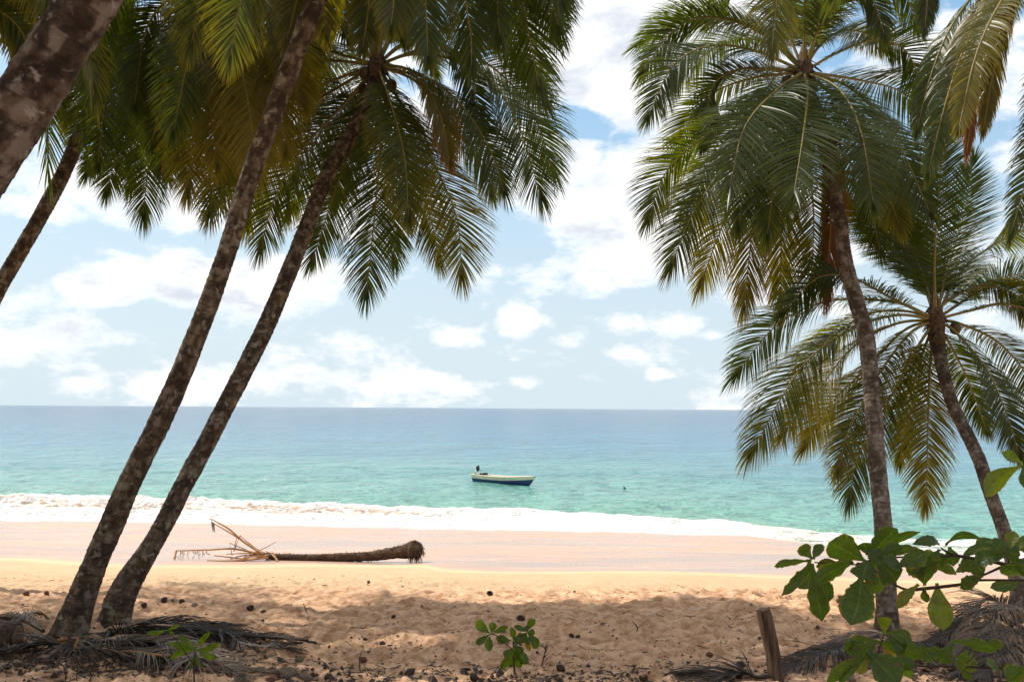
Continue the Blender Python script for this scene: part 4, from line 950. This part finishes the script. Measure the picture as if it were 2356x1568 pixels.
    L = V9([(570, 560, 270, 290, 22, g), (580, 540, 640, 320, 19, g), (590, 530, 940, 410, 13, y), (560, 560, 260, 770, 17, y), (560, 590, 540, 930, 19, y), (600, 560, 900, 500, 8, y), (1040, 690, 1000, 420, 14, g),
            (1010, 710, 690, 640, 19, y), (1050, 680, 1240, 560, 14, y), (1330, 520, 1500, 255, 18, g), (1330, 520, 1060, 400, 13, y), (1340, 540, 1560, 860, 20, y), (1340, 520, 1500, 560, 16, y), (1330, 530, 1190, 760, 22, y), (1350, 530, 1290, 400, 15, y),
            (1060, 860, 780, 1330, 20, y), (1060, 850, 1190, 1290, 21, y), (1080, 840, 1370, 1190, 24, y), (1060, 860, 980, 1300, 16, dict(rag=.2, holes=0, age=.3)), (1050, 850, 880, 1080, 22, y), (1080, 800, 1240, 980, 20, y), (1330, 560, 1390, 930, 14, dict(rag=.2, holes=0, age=.5)), (1060, 830, 1180, 620, 16, y), (1250, 640, 1420, 760, 18, y)])
    S = [[(1184, 1545, 4), (1182, 1520, 3.5), (1182, 1495, 3), (1180, 1474, 2.5)], [(1182, 1495, 2.5), (1160, 1478, 2), (1145, 1462, 2), (1128, 1457, 2)], [(1182, 1490, 2.5), (1200, 1470, 2), (1212, 1453, 2)]]
    branch('almond_seedling', S, L, b0.y, 'bushy green seedling growing from the sand at bottom centre', 'plant', 44, b0)
    b0 = gpx(447, 1572)
    L = [(450, 1492, 410, 1461, 13, g), (450, 1492, 484, 1452, 14, g), (450, 1492, 506, 1478, 16, g), (450, 1492, 388, 1478, 15, g), (450, 1492, 502, 1512, 15, g), (450, 1494, 390, 1516, 17, g), (450, 1496, 438, 1540, 12, y), (386, 1448, 336, 1456, 12, g), (386, 1448, 412, 1436, 10, g), (386, 1448, 400, 1462, 9, g), (450, 1494, 462, 1535, 10, y)]
    S = [[(447, 1568, 4), (446, 1530, 3.5), (450, 1492, 3)], [(447, 1530, 2.5), (420, 1490, 2), (400, 1465, 2), (386, 1448, 2)]]
    branch('almond_seedling', S, L, b0.y, 'thin stemmed seedling with flat yellow green leaves in front of the leaning palm bases', 'plant', 45, b0)
plants()

# ------------------------------------------------------------------ husks, dry fronds, litter
M_HUSK = [simple('grey_husk', (.20, .155, .11), (.10, .07, .05), 8, .9), simple('dark_husk', (.07, .042, .028), (.025, .017, .012), 8, .9), simple('reddish_husk', (.17, .065, .045), (.07, .03, .022), 8, .8)]
def husk_mesh(name, sd, m, cracked=False):
    b = MB(); V, F = ball((0, 0, 0), (.56, .38, .36), 20, 13, sd, .13)
    V[:, 1:] *= (1 - .16 * np.clip(V[:, 0:1] * 2, -1, 1) ** 2) ; V += .02 * np.sign(V) * (np.abs(np.sin(3 * np.arctan2(V[:, 2:3], V[:, 1:2])))) * (1 - np.abs(V[:, 0:1]) * 1.6)
    if cracked:
        F = [f for f in F if not (np.mean(V[f, 2]) > .22 and np.mean(V[f, 0]) > -.2)]
    b.add(V, F); rg = random.Random(int(sd * 10))
    if cracked: V2, F2 = ball((0, 0, 0), (.44, .35, .34), 16, 10, sd, .05); b.add(V2, [f[::-1] for f in F2 if np.mean(V2[f, 2]) < .2])
    for k in range(30):
        a = rg.uniform(0, 6.28); s = Vector((-.46, .1 * math.cos(a), .1 * math.sin(a))); e = s + Vector((-rg.uniform(.05, .2), .15 * math.cos(a), .15 * math.sin(a))); w = Vector((0, -math.sin(a), math.cos(a))) * .02
        b.add([s - w, s + w, e], [[0, 1, 2]])
    o = b.build(name, m); me = o.data; bpy.data.objects.remove(o); return me
def husks():
    rg = random.Random(4); M = [husk_mesh('coconut_husk', 1.3, M_HUSK[0]), husk_mesh('coconut_husk', 2.7, M_HUSK[1]), husk_mesh('coconut_husk', 5.1, M_HUSK[2]), husk_mesh('coconut_husk', 7.7, M_HUSK[1], True), husk_mesh('coconut_husk', 8.8, M_HUSK[0], True)]
    items = [(60, 1364, 17, 2, 'reddish husk on the sunlit sand near the left edge'), (107, 1363, 14, 2, 'smaller reddish husk just right of the one near the left edge'), (250, 1364, 10, 2, 'small husk on sunlit sand between the two leaning trunks'),
             (331, 1395, 17, 1, 'dark husk right beside the right leaning trunk'), (378, 1379, 17, 1, 'leftmost dark husk of the row along the shade edge'), (397, 1379, 13, 0, 'pale broken husk inside the row along the shade edge'),
             (418, 1380, 17, 1, 'dark husk ending the row along the shade edge'), (448, 1390, 21, 0, 'round grey coconut lying clear on the sand by the shade edge'), (382, 1405, 12, 2, 'reddish shard below the row of husks'),
             (576, 1400, 19, 3, 'open dark husk standing left of a smaller grey one'), (605, 1403, 16, 0, 'smaller grey husk right of the open dark one'), (848, 1338, 10, 2, 'tiny husk on the bright sand below the root ball'),
             (1127, 1364, 16, 3, 'dark cracked husk with a pale rim on the tide line'), (1198, 1420, 20, 1, 'dark husk on the sand above the bushy seedling'), (665, 1546, 46, 0, 'largest grey coconut at the bottom edge'),
             (703, 1556, 32, 0, 'brown half buried coconut touching the largest grey one'), (756, 1555, 25, 1, 'black husk at the bottom edge right of the half buried coconut'), (35, 1491, 30, 1, 'black husk in deep shade below the log end'),
             (1315, 1462, 13, 1, 'left husk of the close pair right of the seedling'), (1330, 1461, 15, 1, 'right husk of the close pair right of the seedling'), (1632, 1505, 20, 2, 'upright brown husk left of the wooden post'),
             (1706, 1526, 25, 3, 'open husk at the foot of the wooden post'), (1700, 1553, 20, 1, 'small dark husk at the bottom edge left of the post'), (1957, 1558, 26, 0, 'pale shiny coconut under the lower leafy branch'),
             (2205, 1424, 18, 1, 'dark pointed husk on the sand left of the right edge palm'), (880, 1478, 15, 1, 'small black husk in the shade between seedling and big palms'), (836, 1516, 20, 2, 'brown husk beside a sunlit patch of sand'),
             (1230, 1487, 12, 1, 'small dark husk just right of the bushy seedling top'), (942, 1545, 26, 1, 'dark husk among litter left of the seedling foot'), (690, 1512, 22, 0, 'brown coconut behind the largest grey coconut'),
             (1290, 1536, 24, 1, 'dark husk right of the seedling foot'), (272, 1488, 20, 2, 'reddish husk between the bases of the leaning pair'), (840, 1468, 14, 3, 'cracked husk in mid sand left of the seedling'), (1480, 1560, 24, 3, 'open dark husk at the bottom edge right of the seedling'),
             (1090, 1561, 24, 1, 'dark husk at the bottom edge just left of the seedling'), (1380, 1545, 18, 2, 'brown husk at the bottom edge right of centre'), (905, 1417, 11, 1, 'small dark husk in the upper shaded sand left of centre'), (620, 1560, 26, 2, 'brown husk left of the largest grey coconut')]
    for u, v, w, k, l in items:
        p = gpx(u, v + w * .25); s = w * p.y / FV * .95
        o = bpy.data.objects.new('coconut_husk', M[k]); o.scale = (s, s, s); o.rotation_euler = (rg.uniform(-.5, .5), rg.uniform(-.5, .5), rg.uniform(0, 6.28)); o.location = (p.x, p.y, gz(p.x, p.y) + s * .2)
        link(o); tag(o, l, 'coconut', 'coconut husks on the sand')
husks()

def dead_frond(u0, v0, u1, v1, label, seed, lift=.10, L=None, k=0.0, age=.3, mid=None):
    a = gpx(u0, v0); b = gpx(u1, v1); rg = random.Random(seed); P = []
    for i in range(6):
        f = i / 5; p = a.lerp(b, f); off = math.sin(f * math.pi) * rg.uniform(-.12, .12)
        P.append((p.x + off, p.y + off, gz(p.x, p.y) + .03 + lift * math.sin(math.pi * min(1, f * 1.15)) * rg.uniform(.7, 1.2)))
    e = empty('fallen_frond', P[0])
    leaf, rib = frond_geo(P, age=age, k=0, lw=.026, droop=.55, seed=seed, nleaf=80, floor=lambda x, y: ground(x, y), petiole=.12, ragged=.2, lmax=L or .5, vangle=.3, spread=.55)
    leaf.build('leaflets', M_DEAD, e, np.array(P[0])); rib.build('midrib', M_RIBDRY if rg.random() < .3 else M_DEAD, e, np.array(P[0]))
    tag(e, label, 'fallen frond', 'dry fronds lying on the sand')
def debris():
    for i, (a, b, c, d, lift, l) in enumerate([
        (190, 1465, 560, 1470, .10, 'long dry frond stretching right from the leaning palm bases'), (250, 1450, 660, 1500, .12, 'dry frond reaching farthest right behind the left seedling'),
        (200, 1482, 520, 1540, .12, 'dry frond running down right behind the thin stemmed seedling'), (120, 1475, 330, 1530, .1, 'dark dry frond right below the left leaning trunk'),
        (300, 1430, 520, 1445, .06, 'pale dry frond tufts right of the right leaning trunk'), (100, 1455, 0, 1430, .1, 'dry frond pointing to the left edge from the trunk base'), (60, 1480, -60, 1450, .06, 'dry frond lying over the dark log end'),
        (280, 1470, 430, 1520, .12, 'crumpled dry frond between trunk base and seedling'), (210, 1500, 640, 1555, .08, 'lowest dry frond along the bottom left litter'), (350, 1465, 690, 1478, .08, 'thin dark frond in the middle of the left litter'),
        (160, 1490, 20, 1500, .06, 'short dry frond in the shade left of the trunk base'), (330, 1500, 560, 1560, .10, 'dry frond behind the seedling stem at bottom left'), (240, 1475, 400, 1485, .18, 'heaped dark frond against the right leaning trunk'),
        (2330, 1440, 2140, 1490, .30, 'arched dry frond drooping left from the right edge palm base'), (2356, 1450, 2180, 1530, .32, 'dark dry frond heap under the right edge palm'), (2340, 1430, 2200, 1440, .35, 'wispy dry frond springing left above the heap'),
        (2380, 1480, 2200, 1560, .25, 'lowest dry frond in the bottom right heap'), (2400, 1440, 2230, 1500, .42, 'topmost dry frond of the right heap'), (2356, 1500, 2250, 1568, .2, 'dry frond at the very corner bottom right'),
        (2000, 1485, 1800, 1552, .06, 'brown dry frond lying between the wooden post and the tall right palm'), (2060, 1470, 1900, 1500, .10, 'dry frond at the foot of the tall right palm'), (1770, 1558, 1600, 1562, .04, 'flat dry frond left of the wooden post foot'),
        (2150, 1495, 2020, 1540, .10, 'dry frond behind the lower leafy branch')]):
        dead_frond(a, b, c, d, l, 700 + i, lift, L=.75 if i < 13 else .8, age=(.1, .5, .8)[i % 3])
    # standing twigs
    rg = random.Random(12)
    for i, (u, v, u2, v2, l) in enumerate([(176, 1572, 180, 1512, 'thin straight twig standing at the bottom left'), (150, 1570, 145, 1528, 'short forked twig left of the straight one'), (205, 1568, 228, 1535, 'slanted twig right of the straight one'),
                                            (707, 1410, 697, 1385, 'lone bent twig standing in the upper shaded sand'), (1466, 1452, 1455, 1428, 'lone twig standing right of the bushy seedling'), (830, 1545, 831, 1500, 'thin upright twig among the litter near bottom centre'),
                                            (1246, 1530, 1258, 1478, 'bundle of thin dry shoots right of the seedling'), (2296, 1445, 2240, 1385, 'long thin dry stalk rising left of the right edge palm')]):
        p = gpx(u, min(v, 1566)); q = px(u2, v2, p.y); b = MB(); m1 = (p + q) / 2 + Vector((rg.uniform(-.03, .03), 0, 0)); P = spline([tuple(p - Vector((0, 0, .03))), tuple(m1), tuple(q)], 12)
        b.tube(P, np.linspace(.009, .004, 12), 5)
        for k in range(2 if 'bundle' not in l else 7):
            s = Vector(P[4 + k % 6]); b.tube([s, s + Vector((rg.uniform(-.12, .12), rg.uniform(-.05, .05), rg.uniform(.03, .16)))], [.005, .002], 4)
        tag(b.build('twig', M_TWIG, None, np.array(p)), l, 'twig', 'twigs standing in the sand')
    # leaf litter nobody could count
    rn = np.random.default_rng(2); b = MB(); zones = []
    n = 6500; U = rn.uniform(-80, 2440, n); Vv = 1372 + (1575 - 1372) * rn.random(n) ** .55
    for u, v in zip(U, Vv): zones.append((u, v, 1.0))
    for k in range(3600): zones.append((rn.uniform(-40, 420) + rn.exponential(90), rn.normal(1500, 22), 1.5))
    for k in range(700): zones.append((rn.uniform(2080, 2420), rn.normal(1530, 30), 1.8))
    for k in range(500):
        u = rn.uniform(-40, 2356); v = 1328 + 34 * sst(u, 500, 1500) + rn.normal(0, 7) + 22 * sst(u, 1500, 2300); zones.append((u, v, .9))
    for k in range(900): zones.append((rn.uniform(640, 1500), rn.normal(1552, 16), 1.6))
    zz = np.array(zones); hor = 931 + 15 * zz[:, 0] / 2356
    den = fbm(zz[:, 0] * .006, zz[:, 1] * .03, 3); keep = (den + rn.uniform(-.35, .35, len(zz)) > -.08) | (zz[:, 2] > 1.1) | (zz[:, 2] < .95)
    zz = zz[keep & (zz[:, 1] > 1322)]
    X = []; Y = []
    dd = 3.2 / ((zz[:, 1] - (931 + 15 * zz[:, 0] / 2356)) / FV)      # distance on level sand
    dd = np.where(zz[:, 1] < 1352, np.interp(zz[:, 1] - 15 * zz[:, 0] / 2356 + 7, [1310, 1350], [23.5, 18.3]), dd)
    X = (zz[:, 0] - 1178) / FV * dd; Y = dd; Z = ground(X, Y)
    for x, y, z, s in zip(X, Y, Z, zz[:, 2]):
        a = rn.uniform(0, 6.28); kind = rn.random(); sc = s * rn.uniform(.4, 1.0) * (2.0 if rn.random() < .14 else 1.1)
        ca, sa = math.cos(a), math.sin(a)
        if kind < .16:                                         # stick
            l = .07 * sc * rn.uniform(.3, 2.4); r = .0035 * rn.uniform(.6, 1.5); c = np.array([x, y, z + .008]); d = np.array([ca, sa, rn.uniform(-.05, .25)]) * l
            w = np.array([-sa, ca, 0]) * r; h = np.array([0, 0, r * 1.6]); V = [c - w, c + w, c + h * 1.5, c + d - w, c + d + w, c + d + h * 1.5]
            b.add(V, [[0, 1, 4, 3], [1, 2, 5, 4], [2, 0, 3, 5]], rn.uniform(0, .9))
        elif kind < .62:                                       # curled leaf scrap
            l = .030 * sc; w = .016 * sc; h = rn.uniform(.2, .9) * w
            P = [(-l, 0, .002), (0, -w, .004), (0, w, h), (l, 0, h * .6), (0, 0, .006)]
            V = [(x + p[0] * ca - p[1] * sa, y + p[0] * sa + p[1] * ca, z + p[2] + .003) for p in P]; b.add(V, [[0, 1, 4], [0, 4, 2], [1, 3, 4], [4, 3, 2]], rn.uniform(0, 1))
        else:                                                  # husk crumb
            r = .014 * sc * rn.uniform(.6, 1.9); P = [(-1, 0, 0), (.2, -.9, 0), (.9, .3, 0), (-.1, .9, 0), (0, 0, 1.0), (.4, .2, .8)]
            V = [(x + r * (p[0] * ca - p[1] * sa), y + r * (p[0] * sa + p[1] * ca), z + r * p[2] - .003) for p in P]
            b.add(V, [[0, 1, 4], [1, 2, 5, 4], [2, 3, 5], [3, 0, 4], [3, 4, 5]], rn.uniform(.3, 1))
    m, t, P = mat('litter'); lv = t.attr('lv'); P(Base_Color=t.ramp(lv, [(0, (.18, .13, .09)), (.2, (.07, .045, .03)), (.7, (.025, .017, .012)), (1, (.07, .028, .016))]), Roughness=.85)
    tag(b.build('leaf_litter', m, smooth=False), 'dry leaf scraps, sticks and husk crumbs scattered over the shaded sand', 'leaf litter', kind='stuff')
debris()
